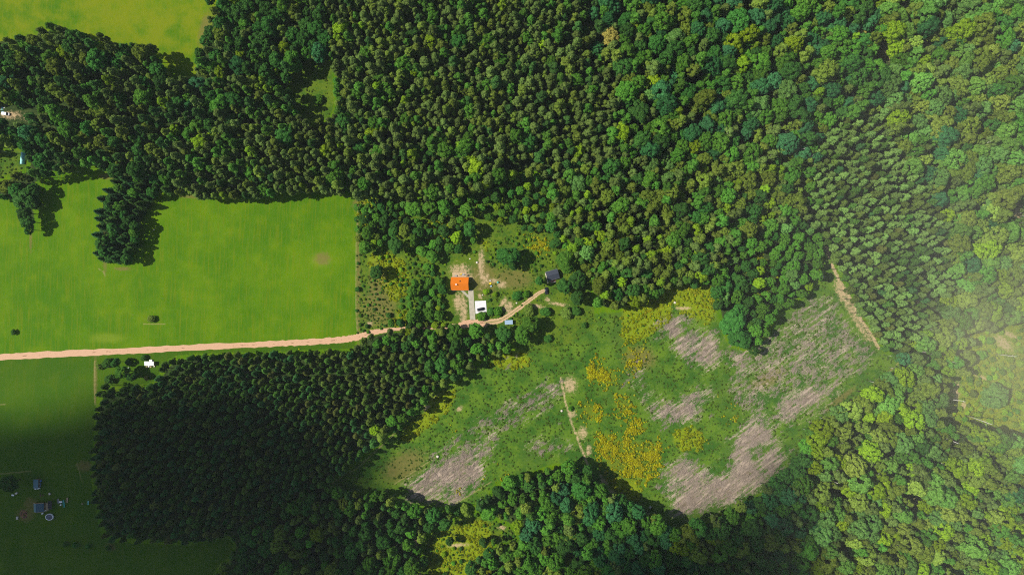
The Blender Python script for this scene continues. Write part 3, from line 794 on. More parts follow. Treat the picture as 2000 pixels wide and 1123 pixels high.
SOLO = [
    ('shrub', 3, 296, 623, 8.5, 'lone round olive bush in the middle of the mown green field'),
    ('shrub', 0, 27, 648, 6, 'small dark bush near the left edge of the field above the dirt road'),
    ('broadleaf_tree', 0, 15, 945, 17, 'round dark tree beside the small garden plot at the left edge'),
    ('broadleaf_tree', 0, 409, 0, 9, 'dark tree poking in at the top edge above the yellowish field'),
    ('broadleaf_tree', 0, 44, 390, 21, 'big dark tree standing in the left field with its shadow to the right'),
    ('broadleaf_tree', 0, 52, 432, 13, 'lower dark tree at the tip of the short tree row in the left field'),
    ('broadleaf_tree', 0, 62, 372, 15, 'dark tree behind the big one in the left field'),
    ('broadleaf_tree', 0, 30, 372, 15, 'dark tree left of the big one in the left field'),
    ('broadleaf_tree', 0, 66, 398, 11, 'small dark tree at the right foot of the big one in the left field'),
    ('broadleaf_tree', 0, 46, 415, 13, 'middle dark tree in the short tree row in the left field'),
    ('broadleaf_tree', 0, 55, 448, 9, 'smallest dark tree at the very tip of the row in the left field'),
    ('broadleaf_tree', 2, 12, 365, 15, 'brownish tree at the left edge below the vegetable plot'),
    ('broadleaf_tree', 0, *Z5(1335, 430), 9.5, 'round dark tree left of the slate-roofed cabin'),
    ('shrub', 1, *Z5(1165, 590), 9, 'right hand bush of the pair beside the sandy wheel track'),
    ('shrub', 0, *Z5(1060, 610), 10, 'left hand bush of the pair beside the sandy wheel track'),
    ('shrub', 0, *Z5(740, 805), 8.5, 'green bush right of the white parking pad'),
    ('shrub', 1, *Z5(835, 800), 10, 'wider green bush between the parking pad and the sandy track'),
    ('shrub', 1, *Z5(625, 865), 10.5, 'clipped round bush below the white parking pad'),
    ('shrub', 2, *Z5(790, 590), 6, 'small light bush right of the driveway'),
    ('shrub', 2, *Z5(690, 560), 7, 'yellow-green bush beside the top of the driveway'),
    ('broadleaf_tree', 0, *Z5(1640, 500), 16, 'dark tree right below the slate-roofed cabin'),
    ('broadleaf_tree', 0, *Z5(1800, 420), 18, 'dark tree to the right of the slate-roofed cabin'),
    ('broadleaf_tree', 0, *Z5(1800, 640), 15, 'tree below right of the black car at the end of the track'),
    ('broadleaf_tree', 1, *Z5(1660, 200), 21, 'wide green tree standing above the slate-roofed cabin'),
    ('broadleaf_tree', 0, *Z5(955, 120), 22, 'broad tree on the open grass above the wheel track'),
    ('broadleaf_tree', 0, *Z5(1010, 230), 10, 'dark small tree on the lower side of the broad tree in the open grass'),
    ('broadleaf_tree', 1, *Z5(1230, 960), 19, 'full round tree right of the blue shed'),
    ('shrub', 0, *Z5(1410, 800), 12, 'middle dark bush in the row below the black car'),
    ('shrub', 3, *Z5(1660, 830), 13, 'olive bush at the right end of the row below the black car'),
    ('shrub', 0, *Z5(1790, 800), 11, 'dark bush closing the row towards the clearing'),
    ('shrub', 3, *Z5(1210, 780), 13, 'loose olive bush at the left end of the row below the black car'),
    ('broadleaf_tree', 0, *Z5(900, 1075), 17, 'tree below the blue shed beside the track'),
    ('broadleaf_tree', 1, *Z5(300, 1060), 17, 'tree covering the dirt road in front of the driveway'),
    ('broadleaf_tree', 1, *Z5(560, 1040), 16, 'tree below the wide sandy turn of the road'),
    ('broadleaf_tree', 0, *z6(815, 310), 18, 'big round dome-shaped tree in the middle of the scrub'),
    ('broadleaf_tree', 2, *z6(868, 225), 13, 'olive round tree above the dome-shaped tree in the scrub'),
    ('broadleaf_tree', 1, *z6(635, 325), 13, 'green tree at the left side of the scrub with a long shadow'),
    ('broadleaf_tree', 1, *z6(650, 240), 12, 'tree near the field edge in the upper scrub'),
    ('broadleaf_tree', 0, *z6(705, 470), 12, 'dark tree standing alone in the yellow-green herbs'),
    ('shrub', 0, *z6(595, 568), 6, 'dark round bush beside the edge of the mown field'),
    ('broadleaf_tree', 1, *z6(1100, 85), 16, 'tall green tree with a dark shadow at the top of the scrub'),
    ('broadleaf_tree', 1, *z6(1235, 105), 16, 'leafy tree at the top right of the scrub'),
    ('shrub', 0, *z6(1050, 193), 7, 'small round dark bush in the upper scrub'),
    ('shrub', 3, *z6(1145, 175), 10, 'olive round bush in the upper scrub'),
    ('broadleaf_tree', 1, *z6(920, 95), 15, 'leafy tree at the top centre of the scrub'),
    ('broadleaf_tree', 1, *z6(1015, 90), 14, 'pale round tree between two shadows at the top of the scrub'),
    ('broadleaf_tree', 0, *z6(1250, 215), 15, 'dark tree in the right hand part of the scrub'),
    ('broadleaf_tree', 0, *z6(845, 765), 9, 'bright edged dark tree where the road enters the trees'),
    ('shrub', 1, *z6(735, 225), 9, 'light bush with a long dark shadow in the upper scrub'),
    ('shrub', 0, *z6(775, 720), 7, 'small bush above the end of the visible dirt road'),
    ('broadleaf_tree', 0, 1003, 428, 9, 'dark round evergreen in the green thicket above the house'),
    ('broadleaf_tree', 0, 1433, 628, 25, 'upper dark tree at the head of the grey clearing'),
    ('broadleaf_tree', 0, 1447, 662, 23, 'lower dark tree at the head of the grey clearing'),
    ('shrub', 0, 1070, 662, 8, 'small round bush on the grass below the big round tree'),
    ('shrub', 0, 1142, 635, 7, 'lone dark bush on the grass left of the clearing'),
    ('broadleaf_tree', 1, 1020, 655, 17, 'broad green tree on the grass edge right of the leafy road belt'),
    ('shrub', 1, 1115, 798, 5, 'tiny dark bush beside the sandy path in the clearing'),
    ('shrub', 3, *z8(160, 630), 8, 'brownish bush at the left end of the row beside the white hut'),
    ('shrub', 0, *z8(330, 560), 10, 'dark bush in the row left of the white hut'),
    ('broadleaf_tree', 0, *z8(500, 545), 9, 'dark tree in the middle of the row left of the white hut'),
    ('shrub', 0, *z8(780, 530), 7, 'small dark bush at the right end of the row left of the white hut'),
    ('shrub', 0, *z8(1140, 440), 7, 'dark bush just above the white hut'),
    ('broadleaf_tree', 1, *z8(640, 760), 13, 'bright green tree below the row left of the white hut'),
    ('shrub', 0, *z8(390, 900), 12, 'green bush below left of the white hut'),
    ('broadleaf_tree', 0, *z8(860, 850), 9, 'dark tree below the white hut'),
    ('shrub', 4, *z8(1200, 870), 6, 'dry tan bush at the edge of the dark pine block'),
    ('shrub', 0, 212, 1070, 8, 'dark bush at the lower left corner of the dark pine block'),
    ('shrub', 0, 147, 1064, 7, 'dark bush in the hedge line left of the pine block corner'),
    ('shrub', 0, 128, 1062, 6, 'small bush at the left part of the lower hedge line'),
    ('shrub', 0, 172, 1066, 6, 'small bush near the right end of the lower hedge line'),
    ('shrub', 1, 622, 195, 10, 'round green bush in the dark forest gap'),
    ('broadleaf_tree', 6, 1686, 62, 9, 'single rust-coloured crown in the upper right wood'),
    ('broadleaf_tree', 6, 1460, 12, 6, 'pinkish brown dead crown near the top edge'),
    ('broadleaf_tree', 3, 1786, 1044, 9, 'round bright yellow-green crown in the lower right wood'),
    ('broadleaf_tree', 2, 1890, 700, 17, 'rounded olive tree standing alone at the left of the bright bracken'),
    ('broadleaf_tree', 4, 1945, 775, 24, 'wide pale green tree in the bright bracken glade'),
    ('broadleaf_tree', 3, 1853, 725, 13, 'yellow-green tree at the left edge of the bracken glade'),
    ('broadleaf_tree', 0, 893, 999, 9, 'rounded tree just below the bare brown slope'),
    ('broadleaf_tree', 0, 975, 962, 14, 'dark tree at the right end of the bare brown slope'),
    ('broadleaf_tree', 1, 955, 1002, 17, 'leafy tree beside the small glade below the bare slope'),
    ('broadleaf_tree', 0, 878, 1058, 9, 'dark tree throwing a shadow on the small lower glade'),
    ('broadleaf_tree', 0, 920, 1110, 15, 'dark tree at the bottom of the small lower glade'),
    ('broadleaf_tree', 0, 825, 1098, 11, 'tree on the left side of the small lower glade'),
    ('broadleaf_tree', 0, 945, 1060, 9, 'small tree at the upper right of the small lower glade'),
    ('broadleaf_tree', 1, 814, 1075, 9, 'slim oval tree at the upper left of the small lower glade'),
    ('broadleaf_tree', 1, 785, 815, 11, 'bright round tree at the meadow edge below the pine rows'),
    ('broadleaf_tree', 1, 765, 822, 12, 'bright green tree where the pine rows meet the meadow'),
]
HGT = {k: MAKE[k][0] for k in MAKE}
RAD = {k: MAKE[k][1] for k in MAKE}
for (kind, ti, px, py, rp, lab) in SOLO:
    sxy = rp * S / RAD[kind] * (0.98 if kind != 'shrub' else 1.0)
    sz = 0.45 * sxy + 0.4 if kind != 'shrub' else 0.6 * sxy + 0.35
    if kind == 'broadleaf_tree':
        sz = min(sz, 0.9) * 0.85
    TREES.append(dict(kind=kind, ti=ti, px=px, py=py, s=sxy, sz=sz, label=lab, stand=None))
    grid.add(px, py, rp * 2)


def pick(weights):
    t = rnd.random() * sum(weights)
    for i, w in enumerate(weights):
        t -= w
        if t <= 0:
            return i
    return len(weights) - 1


CLR = np.zeros(GX.shape)         # slow noise so tints come in drifts
for (sc_, am) in ((37, 1.0), (83, 1.0)):
    CLR += am * np.sin(GX / sc_ + 2.1 * np.sin(GY / (sc_ * .8))) * np.cos(GY / sc_ + 1.7 * np.sin(GX / (sc_ * 1.2)))


def solve(kind, px, py, sz):      # ground point for a crown seen at a pixel
    z = HGT[kind] * sz * {'shrub': .4, 'spruce_tree': .5}.get(kind, .72)
    return W(px, py, z)


ROADD = line([(690, 660), (755, 645), (800, 641), (850, 639), (893, 637), (915, 632), (950, 630)], 0)
BLOCK = np.where((GX > 760) & (GX < 886), ROADD < 2.6, ROADD < 7)      # keep trunks off the road, crowns may lean over it
for _ in range(260000):
    px = rnd.uniform(-60, 2060); py = rnd.uniform(-60, 1183)
    k = at(label_map, px, py)
    if k is None or k < 0:
        continue
    k = int(k); D = STANDS[k]
    kind = D['kinds'][pick([w for _, w in D['kinds']])][0]
    s = rnd.uniform(*D['size'])
    sp = D['sp'] * (s / (0.5 * sum(D['size']))) ** .8
    if kind == 'birch_tree' and D['kinds'][0][0] == 'broadleaf_tree':
        sp *= .75
    rp = RAD[kind] * s / S * .55
    bad = False
    for a in (0, 1.57, 3.14, 4.71):
        if at(label_map, px + rp * math.cos(a), py + rp * math.sin(a)) < 0 and at(C_gaps, px, py) == 0:
            bad = True
    if bad or not grid.ok(px, py, sp * rnd.uniform(.82, 1.05)) or at(BLOCK, px, py):
        continue
    grid.add(px, py, sp)
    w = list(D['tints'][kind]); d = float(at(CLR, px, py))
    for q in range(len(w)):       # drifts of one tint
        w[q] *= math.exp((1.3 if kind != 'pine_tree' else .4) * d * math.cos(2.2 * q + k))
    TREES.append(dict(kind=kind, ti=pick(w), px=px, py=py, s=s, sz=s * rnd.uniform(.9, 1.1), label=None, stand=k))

def sm(k, t):
    q = blur(rng.random(GX.shape), k); q = (q - q.mean()) / q.std()
    return np.clip(.5 + (q - t) * .8, 0, 1)


# scrub thickets and loose bushes
THICK = [(poly((700, 395), (800, 395), (880, 395), (930, 385), (930, 480), (880, 560), (880, 640), (800, 640), (795, 560), (835, 540), (820, 470), (760, 490), (700, 470)), 14, .36, .85, 'broadleaf_tree', 'the thicket left of the orange-roofed house'),
         (poly((800, 585), (880, 560), (892, 600), (890, 636), (790, 640)), 14, .45, .7, 'broadleaf_tree', 'the dense trees left of the driveway'),
         (poly((762, 628), (886, 624), (892, 650), (768, 660)), 12.5, .5, .72, 'broadleaf_tree', 'the trees overhanging the dirt road'),
         (poly((930, 380), (1000, 345), (1060, 340), (1090, 420), (1080, 450), (1030, 450), (1000, 430), (960, 440)), 17, .45, .75, 'broadleaf_tree', 'the green thicket under the upper wood'),
         (poly((1075, 440), (1110, 480), (1150, 540), (1155, 600), (1110, 560), (1090, 520)), 18, .45, .75, 'broadleaf_tree', 'the trees right of the slate-roofed cabin')]
for (mk, sp, s0, s1, kind, ph) in THICK:
    ST = dict(phrase=ph); STANDS.append(ST); kk = len(STANDS) - 1
    ys, xs = np.nonzero(mk); CENTRE[kk] = (G0x + GS * xs.mean(), G0y + GS * ys.mean(), GS * xs.std(), GS * ys.std())
    for _ in range(4000):
        j = rnd.randrange(len(xs)); px = G0x + GS * xs[j] + rnd.uniform(-2, 2); py = G0y + GS * ys[j] + rnd.uniform(-2, 2)
        if px > 866 and 512 < py < 634 or px > 846 and 488 < py < 548 or ph.startswith('the thicket') and px > 905 and py > 470:
            continue
        if rnd.random() < .3 and ph.startswith('the thicket') and at(lime, px, py) > .3:
            continue
        s = rnd.uniform(s0, s1)
        if grid.ok(px, py, sp * s / (.5 * (s0 + s1))) and not at(BLOCK, px, py):
            grid.add(px, py, sp * s / (.5 * (s0 + s1)))
            TREES.append(dict(kind=kind, ti=pick((.34, .46, .05, .09, 0, 0, 0, 0, .06)), px=px, py=py, s=s, sz=s * rnd.uniform(.75, 1.0) * (.65 if px > 820 and py > 470 else 1), label=None, stand=kk))
BUSHY = [(C_scrub & (GX < 880), 9, .35, 1.0, 200, 'the scrub beside the mown field'), (poly((920, 440), (1090, 440), (1100, 500), (1050, 530), (960, 530), (925, 490)), 9, .4, .9, 70, 'the open grass above the wheel track'),
         (poly((700, 545), (790, 560), (780, 640), (700, 640)), 7.5, .22, .7, 48, 'the browner scrub at the field corner'), (C_sgap | poly((830, 1000), (1000, 990), (1000, 1110), (830, 1110)), 10, .4, 1.0, 110, 'the small glade below the bare slope'),
         (C_brack, 10, .7, 1.7, 210, 'the bright bracken glade'), (poly((950, 570), (1010, 560), (1060, 600), (1000, 640), (960, 610)), 9, .3, .7, 18, 'the yard between driveway and track'),
         (poly((1060, 640), (1180, 612), (1300, 570), (1300, 620), (1150, 700), (1080, 700)), 14, .25, .55, 34, 'the grass left of the grey clearing'), (poly((1400, 560), (1540, 500), (1560, 580), (1500, 640), (1470, 680)), 11, .5, 1.1, 70, 'the yellowing gully above the clearing'),
         (poly((800, 880), (900, 800), (960, 730), (1090, 720), (1080, 740), (960, 790), (900, 850)), 11, .2, .45, 50, 'the slope left of the sandy path'), (C_west, 9, .3, .6, 26, 'the vegetable plot at the left edge')]
for (mk, sp, s0, s1, cnt, ph) in BUSHY:
    STANDS.append(dict(phrase=ph)); kk = len(STANDS) - 1
    ys, xs = np.nonzero(mk); CENTRE[kk] = (G0x + GS * xs.mean(), G0y + GS * ys.mean(), max(8, GS * xs.std()), max(8, GS * ys.std()))
    got = 0; CL = sm(5, .1)
    for _ in range(cnt * 40):
        if got >= cnt:
            break
        j = rnd.randrange(len(xs)); px = G0x + GS * xs[j] + rnd.uniform(-2, 2); py = G0y + GS * ys[j] + rnd.uniform(-2, 2)
        if 'bracken' not in ph and rnd.random() > float(at(CL, px, py)) ** 1.5:
            continue
        s = rnd.uniform(s0, s1) * rnd.uniform(.7, 1.2)
        if 870 < px < 945 and 505 < py < 632 or at(sand, px, py) > .5:
            continue
        if grid.ok(px, py, sp * s / (.5 * (s0 + s1))):
            grid.add(px, py, sp * s / (.5 * (s0 + s1))); got += 1
            tw = (.34, .36, .25, .05, 0) if 'bracken' not in ph else (.03, .27, .60, .10, 0)
            TREES.append(dict(kind='shrub', ti=pick(tw), px=px, py=py, s=s, sz=s * rnd.uniform(.8, 1.1), label=None, stand=kk))

# ------------------------------------------------------------------ build trees: the 300 largest of a kind singly, the rest as one mass
NUMBER = {}
GROUPNAME = {'pine_tree': 'pines', 'birch_tree': 'slender trees', 'broadleaf_tree': 'broadleaf trees', 'spruce_tree': 'evergreens', 'shrub': 'bushes'}
KINDWORD = {'pine_tree': 'pine', 'birch_tree': 'slender crown', 'broadleaf_tree': 'broad crown', 'spruce_tree': 'evergreen', 'shrub': 'bush'}
CAT = {'pine_tree': 'tree', 'birch_tree': 'tree', 'broadleaf_tree': 'tree', 'spruce_tree': 'tree', 'shrub': 'bush'}


def place_word(t):
    cx, cy, sx, sy = CENTRE.get(t['stand'], (1000, 560, 300, 200))
    u, v = (t['px'] - cx) / sx, (t['py'] - cy) / sy
    a = 'upper' if v < -.55 else 'lower' if v > .55 else ''
    b = 'left' if u < -.55 else 'right' if u > .55 else ''
    w = (a + ' ' + b).strip()
    return (', ' + w + ' of ') if w else ', middle of '


def size_word(t):
    q = t['s'] / {'pine_tree': 1.0, 'birch_tree': 1.0, 'broadleaf_tree': .85, 'spruce_tree': .9, 'shrub': .6}[t['kind']]
    return 'large ' if q > 1.12 else 'small ' if q < .88 else ''


PROTO = {}


def plant(t):
    kind = t['kind']; ti = t['ti']
    forms = FORM[kind, ti]; cr, tk = forms[rnd.randrange(len(forms))]
    x, y = solve(kind, t['px'], t['py'], t['sz'])
    lab = t['label']
    if lab is None:
        tn = TINT[kind][ti][0]
        lab = size_word(t) + tn + ' ' + KINDWORD[kind] + place_word(t) + STANDS[t['stand']]['phrase']
    root = bpy.data.objects.new(kind, None)
    root.empty_display_size = .2
    COL.objects.link(root)
    root.location = (x, y, 0); root.rotation_euler = (0, 0, rnd.uniform(0, 6.28))
    root.scale = (t['s'] * rnd.uniform(.84, 1.16), t['s'] * rnd.uniform(.84, 1.16), t['sz'])
    root['label'] = lab; root['category'] = CAT[kind]
    if t['stand'] is not None:
        root['group'] = GROUPNAME[kind] + ' in ' + STANDS[t['stand']]['phrase'] if False else GROUPNAME[kind] + ' of ' + STANDS[t['stand']]['phrase'][4:]
    for nm, me in (('crown', cr), ('trunk', tk)):
        c = bpy.data.objects.new(nm, me); COL.objects.link(c); c.parent = root


def mass(name, kind, items, label):
    """one object: its vertices are the trees' feet, geometry nodes set a tree on each"""
    coll = bpy.data.collections.new(kind + '_forms')
    order = []
    for ti in range(len(TINT[kind])):
        for si, (cr, tk) in enumerate(FORM[kind, ti]):
            nm = '%s_form_%03d' % (kind, len(order))
            o = bpy.data.objects.new(nm, joined(kind, cr, tk)); coll.objects.link(o); order.append((ti, si))
    pts = []; sc_ = []; ro = []; ix = []
    ns = len(FORM[kind, 0])
    for t in items:
        x, y = solve(kind, t['px'], t['py'], t['sz'])
        pts.append((x, y, 0)); sc_ += [t['s'] * rnd.uniform(.84, 1.16), t['s'] * rnd.uniform(.84, 1.16), t['sz']]; ro += [rnd.uniform(-.05, .05), rnd.uniform(-.05, .05), rnd.uniform(0, 6.28)]
        ix.append(t['ti'] * ns + rnd.randrange(ns))
    return scatter(name, pts, sc_, ro, ix, coll, label, CAT[kind])


def scatter(name, pts, scl, rot, ix, coll, label, cat):
    me = bpy.data.meshes.new(name); me.from_pydata(pts, [], [])
    me.attributes.new('scl', 'FLOAT_VECTOR', 'POINT').data.foreach_set('vector', scl)
    me.attributes.new('rot', 'FLOAT_VECTOR', 'POINT').data.foreach_set('vector', rot)
    me.attributes.new('form', 'INT', 'POINT').data.foreach_set('value', ix)
    o = bpy.data.objects.new(name, me); COL.objects.link(o)
    ng = bpy.data.node_groups.new(name, 'GeometryNodeTree')
    ng.interface.new_socket('Geometry', in_out='INPUT', socket_type='NodeSocketGeometry')
    ng.interface.new_socket('Geometry', in_out='OUTPUT', socket_type='NodeSocketGeometry')
    a = ng.nodes.new('NodeGroupInput'); z = ng.nodes.new('NodeGroupOutput')
    ins = ng.nodes.new('GeometryNodeInstanceOnPoints'); ci = ng.nodes.new('GeometryNodeCollectionInfo')
    ci.inputs['Collection'].default_value = coll
    ci.inputs['Separate Children'].default_value = True; ci.inputs['Reset Children'].default_value = True

    def named(nm, dt):
        q = ng.nodes.new('GeometryNodeInputNamedAttribute'); q.data_type = dt; q.inputs['Name'].default_value = nm
        return [s for s in q.outputs if s.enabled and s.name == 'Attribute'][0]
    er = ng.nodes.new('FunctionNodeEulerToRotation')
    ng.links.new(named('rot', 'FLOAT_VECTOR'), er.inputs[0])
    ng.links.new(a.outputs[0], ins.inputs['Points']); ng.links.new(ci.outputs[0], ins.inputs['Instance'])
    ins.inputs['Pick Instance'].default_value = True
    ng.links.new(named('form', 'INT'), ins.inputs['Instance Index'])
    ng.links.new(er.outputs[0], ins.inputs['Rotation']); ng.links.new(named('scl', 'FLOAT_VECTOR'), ins.inputs['Scale'])
    ng.links.new(ins.outputs[0], z.inputs[0])
    md = o.modifiers.new('Scatter', 'NODES'); md.node_group = ng
    tag(o, label, cat, kind='stuff')
    return o


MASSNAME = {'pine_tree': ('pine_forest', 'mass of close-set pines filling the dark and the olive stands'), 'birch_tree': ('birch_forest', 'mass of slender grey-olive crowns filling the upper wood'),
            'broadleaf_tree': ('broadleaf_forest', 'mass of rounded broadleaf crowns filling the woods around the clearings'), 'shrub': ('scrub_growth', 'mass of smaller bushes in the scrub, glades and gully'), 'spruce_tree': ('evergreen_growth', 'mass of smaller dark evergreens')}
inview = lambda t: 4 < t['px'] < 1996 and 4 < t['py'] < 1119
for kind in MAKE:
    L = [t for t in TREES if t['kind'] == kind]
    L.sort(key=lambda t: (0 if (t['label'] and inview(t)) else 1, 0 if inview(t) else 1, -t['s']))
    n_ind = min(300, sum(1 for t in L if inview(t) or t['label']))
    for t in L[:n_ind]:
        plant(t)
    if L[n_ind:]:
        mass(MASSNAME[kind][0], kind, L[n_ind:], MASSNAME[kind][1])
    print('TREES', kind, len(L), n_ind)

# bare white trunks at the right, seen from above as short lines: (base px, top px)
M_dead = M_birch
BARE = [((1859, 782), (1883, 783), 'longest bare white trunk below the brown forest gap at the right edge'), ((1902, 815), (1938, 829), 'tall bare white trunk leaning out over the bracken glade'),
        ((1842, 853), (1872, 866), 'bare forked white trunk in the lower right wood'), ((1889, 1083), (1906, 1092), 'bare white trunk near the bottom right corner'),
        ((1943, 1104), (1963, 1116), 'bare white trunk at the bottom edge right of the corner wood'), ((1623, 939), (1637, 944), 'short pale trunk at the left of the lower right wood'),
        ((1631, 922), (1638, 926), 'tiny pale trunk showing between the olive crowns'), ((1799, 1042), (1813, 1045), 'pale trunk right of the bright yellow-green crown'),
        ((1832, 901), (1847, 908), 'pale trunk in the middle of the lower right wood'), ((1838, 1058), (1848, 1062), 'short pale trunk in the lower right corner wood'),
        ((1740, 764), (1756, 765), 'thin pale trunk right of the sandy field corner'), ((1962, 694), (1983, 696), 'thick bare white trunk standing in the bracken glade'),
        ((1557, 296), (1572, 290), 'thin white trunk above the olive wood'), ((1576, 309), (1587, 304), 'short white trunk beside the thin one above the olive wood'), ((1776, 845), (1784, 844), 'small pale trunk below the forest edge path')]
for (b, tp, lab) in BARE:
    rb = math.hypot(b[0] - 1000, b[1] - 561.5); rt = math.hypot(tp[0] - 1000, tp[1] - 561.5)
    z0 = 9.0
    x, y = W(*b, z0)
    h = z0 + max(5.0, (H - z0) * (1 - rb / rt)) * 1.0
    tx, ty = W(*tp, h)
    rt_ = thing('bare_tree', lab, 'tree', (x, y, 0))
    mb = MB(); mb.tube([(0, 0, 0), ((tx - x) * .4, (ty - y) * .4, h * .5), (tx - x, ty - y, h)], [.26, .24, .12], 7)
    mb.build('trunk', M_dead, rt_, True)
    for q in range(3):
        a = rnd.uniform(0, 6.28); l = rnd.uniform(1.2, 2.6); zz = h * rnd.uniform(.7, .95); f = zz / h
        mb = MB(); mb.tube([((tx - x) * f, (ty - y) * f, zz), ((tx - x) * f + l * math.cos(a), (ty - y) * f + l * math.sin(a), zz + l * .8)], [.09, .03], 5)
        mb.build('branch', M_dead, rt_, True)

# ------------------------------------------------------------------ ground cover: goldenrod, weeds, brash
M_gold = leaf_mat('goldenrod_bloom', (.20, .20, .004), (.50, .46, .010), .15)
M_herb = leaf_mat('herb_green', (.045, .095, .010), (.11, .17, .018), .2)
M_limeherb = leaf_mat('herb_lime', (.17, .225, .005), (.34, .37, .010), .2)
M_drk = leaf_mat('herb_dark', (.020, .050, .010), (.055, .100, .018), .2)
M_stick = surf('weathered_branch', (.34, .275, .22), .9, .2, 0, .4, 1.5)


def tuft(seed, mat, R_=.8, h=.9, k=60, leaf=.2):
    r = np.random.default_rng(seed); d = unit(k, r); d[:, 2] = abs(d[:, 2])
    p = d * np.array([R_, R_, h]) * r.uniform(.6, 1.05, (k, 1))
    nn = d + .8 * unit(k, r); nn[:, 2] += .5; nn /= np.linalg.norm(nn, axis=1, keepdims=True)
    return quad_mesh('tuft', leaf_quads(p, nn, np.full(k, leaf), np.full(k, leaf * .8), r), mat)


def forms(name, meshes):
    c = bpy.data.collections.new(name)
    for i, me in enumerate(meshes):
        c.objects.link(bpy.data.objects.new('%s_%03d' % (name, i), me))
    return c


def spread(mask_w, count, nform, s0, s1):
    w = np.clip(mask_w, 0, 1).ravel(); w = w / w.sum()
    j = rng.choice(w.size, count, p=w)
    px = GX.ravel()[j] + rng.uniform(-1.25, 1.25, count); py = GY.ravel()[j] + rng.uniform(-1.25, 1.25, count)
    pts = [(*W(a, b), 0.0) for a, b in zip(px, py)]
    s = rng.uniform(s0, s1, count)
    scl = np.stack([s, s, s * rng.uniform(.8, 1.2, count)], 1).ravel().tolist()
    rot = np.stack([np.zeros(count), np.zeros(count), rng.uniform(0, 6.28, count)], 1).ravel().tolist()
    return pts, scl, rot, rng.integers(0, nform, count).tolist()


clump = np.clip(blur(rng.random(GX.shape) < .12, 1) * 8 - .5, 0, 1)
clump2 = sm(3, .15) * sm(1, -.1)
lane = np.minimum(ROADD, line([(946, 630), (972, 627), (990, 618.5), (1008, 606), (1024, 594), (1040, 582), (1052, 573), (1064, 567)], 0)) > 6
near_house = (GX > 872) & (GX < 950) & (GY > 500) & (GY < 640)
gold = forms('goldenrod_form', [tuft(s, M_gold, .8, 1.2, 80, .22) for s in range(4)])
scatter('goldenrod', *spread((flower ** 1.5) * (.04 + clump2 ** 2), 5200, 4, .28, .95), gold, 'yellow goldenrod in bloom spread in patches over the clearing', 'wildflowers')
weed = forms('weed_form', [tuft(20 + s, M_herb, .8, .6, 60, .22) for s in range(6)] + [tuft(30 + s, M_herb, .9, .5, 60, .22) for s in range(1)])
scatter('weeds', *spread(((mead > .6) | ((scrub > .6) & ~near_house)) * (.15 + clump) * (bare < .4) * (sand < .3) * lane, 8000, 7, .25, .95), weed, 'rough green weeds covering the meadow and scrub floor', 'weeds')
lim = forms('herb_form', [tuft(40 + s, M_limeherb, .9, .8, 60, .24) for s in range(3)])
scatter('herbs', *spread((lime > .4) * (.2 + clump) * (sand < .3) * ~near_house * lane, 4200, 3, .4, 1.3), lim, 'yellow-green herbs growing in drifts in the scrub and glades', 'herbs')


def brash(seed):
    q = random.Random(seed); mb = MB()
    for _ in range(9):
        a = q.gauss(.62, .5); l = q.uniform(.6, 1.6); x, y = q.uniform(-1.2, 1.2), q.uniform(-1.2, 1.2)
        mb.tube([(x - math.cos(a) * l, y - math.sin(a) * l, .06), (x + math.cos(a) * l, y + math.sin(a) * l, q.uniform(.08, .4))], [.08, .04], 4)
    return mb.mesh('brash', M_stick)


br = forms('brash_form', [brash(s) for s in range(5)])
p_, s_, r_, i_ = spread(np.maximum(bare ** 2, .3 * (streak > .4)), 1900, 5, .6, 1.3)
r_ = [0 if k % 3 < 2 else random.uniform(-.3, .3) for k in range(len(r_))]
scatter('brash', p_, s_, r_, i_, br, 'weathered grey cut branches lying over the bare slopes', 'brush')

# ------------------------------------------------------------------ buildings
M_orange = None


def tile_mat(name, col, dark, pitch, axis='X', rough=.55):
    m, nt, out = new_mat(name); n = N(nt)
    tc = n.node('ShaderNodeTexCoord').outputs['Object']
    wv = n.node('ShaderNodeTexWave', wave_type='BANDS', bands_direction=axis); n.link(tc, wv.inputs['Vector'])
    wv.inputs['Scale'].default_value = pitch; wv.inputs['Distortion'].default_value = .2
    f = n.noise(tc, 1.3, 5, .7)
    c = n.mix(n.step(f, .3, .75), col, dark)
    c = n.mix(n.math('MULTIPLY', n.step(wv.outputs['Fac'], .0, .35), .25), dark, c)
    n.bsdf(out, c, rough, .3, 0, n.bump(wv.outputs['Fac'], .35, .05))
    return m


M_otile = tile_mat('orange_roof_tiles', (.90, .25, .014), (.78, .20, .012), .75)
M_slate = tile_mat('slate_metal_roof', (.060, .072, .10), (.042, .05, .07), .9)
M_teal = tile_mat('teal_metal_roof', (.10, .22, .25), (.075, .17, .20), .9)
M_teald = tile_mat('dark_teal_metal_roof', (.055, .13, .16), (.045, .10, .13), .9)
M_blue = tile_mat('blue_grey_sheet_roof', (.36, .50, .64), (.28, .40, .54), .9)
M_render = surf('white_render', (.72, .70, .66), .85, .2, 0, .1, .8)
M_wood = surf('brown_boards', (.22, .12, .06), .8, .2, 0, .4, 2)
M_palewood = surf('pale_boards', (.55, .40, .24), .8, .2, 0, .25, 2)
M_glass = surf('dark_glass', (.02, .03, .035), .08, .6, 0, .2, 1)
M_white = surf('white_paint', (.82, .82, .82), .4, .4, 0, .06, 1.5)
M_wsheet = surf('white_sheet_metal', (.80, .82, .86), .45, .4, 0, .1, .7)
M_grey = surf('grey_metal', (.35, .37, .39), .45, .5, .4, .2, 2)
M_dark = surf('dark_rubber', (.02, .02, .022), .7, .3, 0, .3, 3)
M_black = surf('black_car_paint', (.012, .013, .018), .18, .7, 0, .1, 1)
M_red = surf('red_brown_porch', (.30, .11, .07), .8, .2, 0, .3, 2)
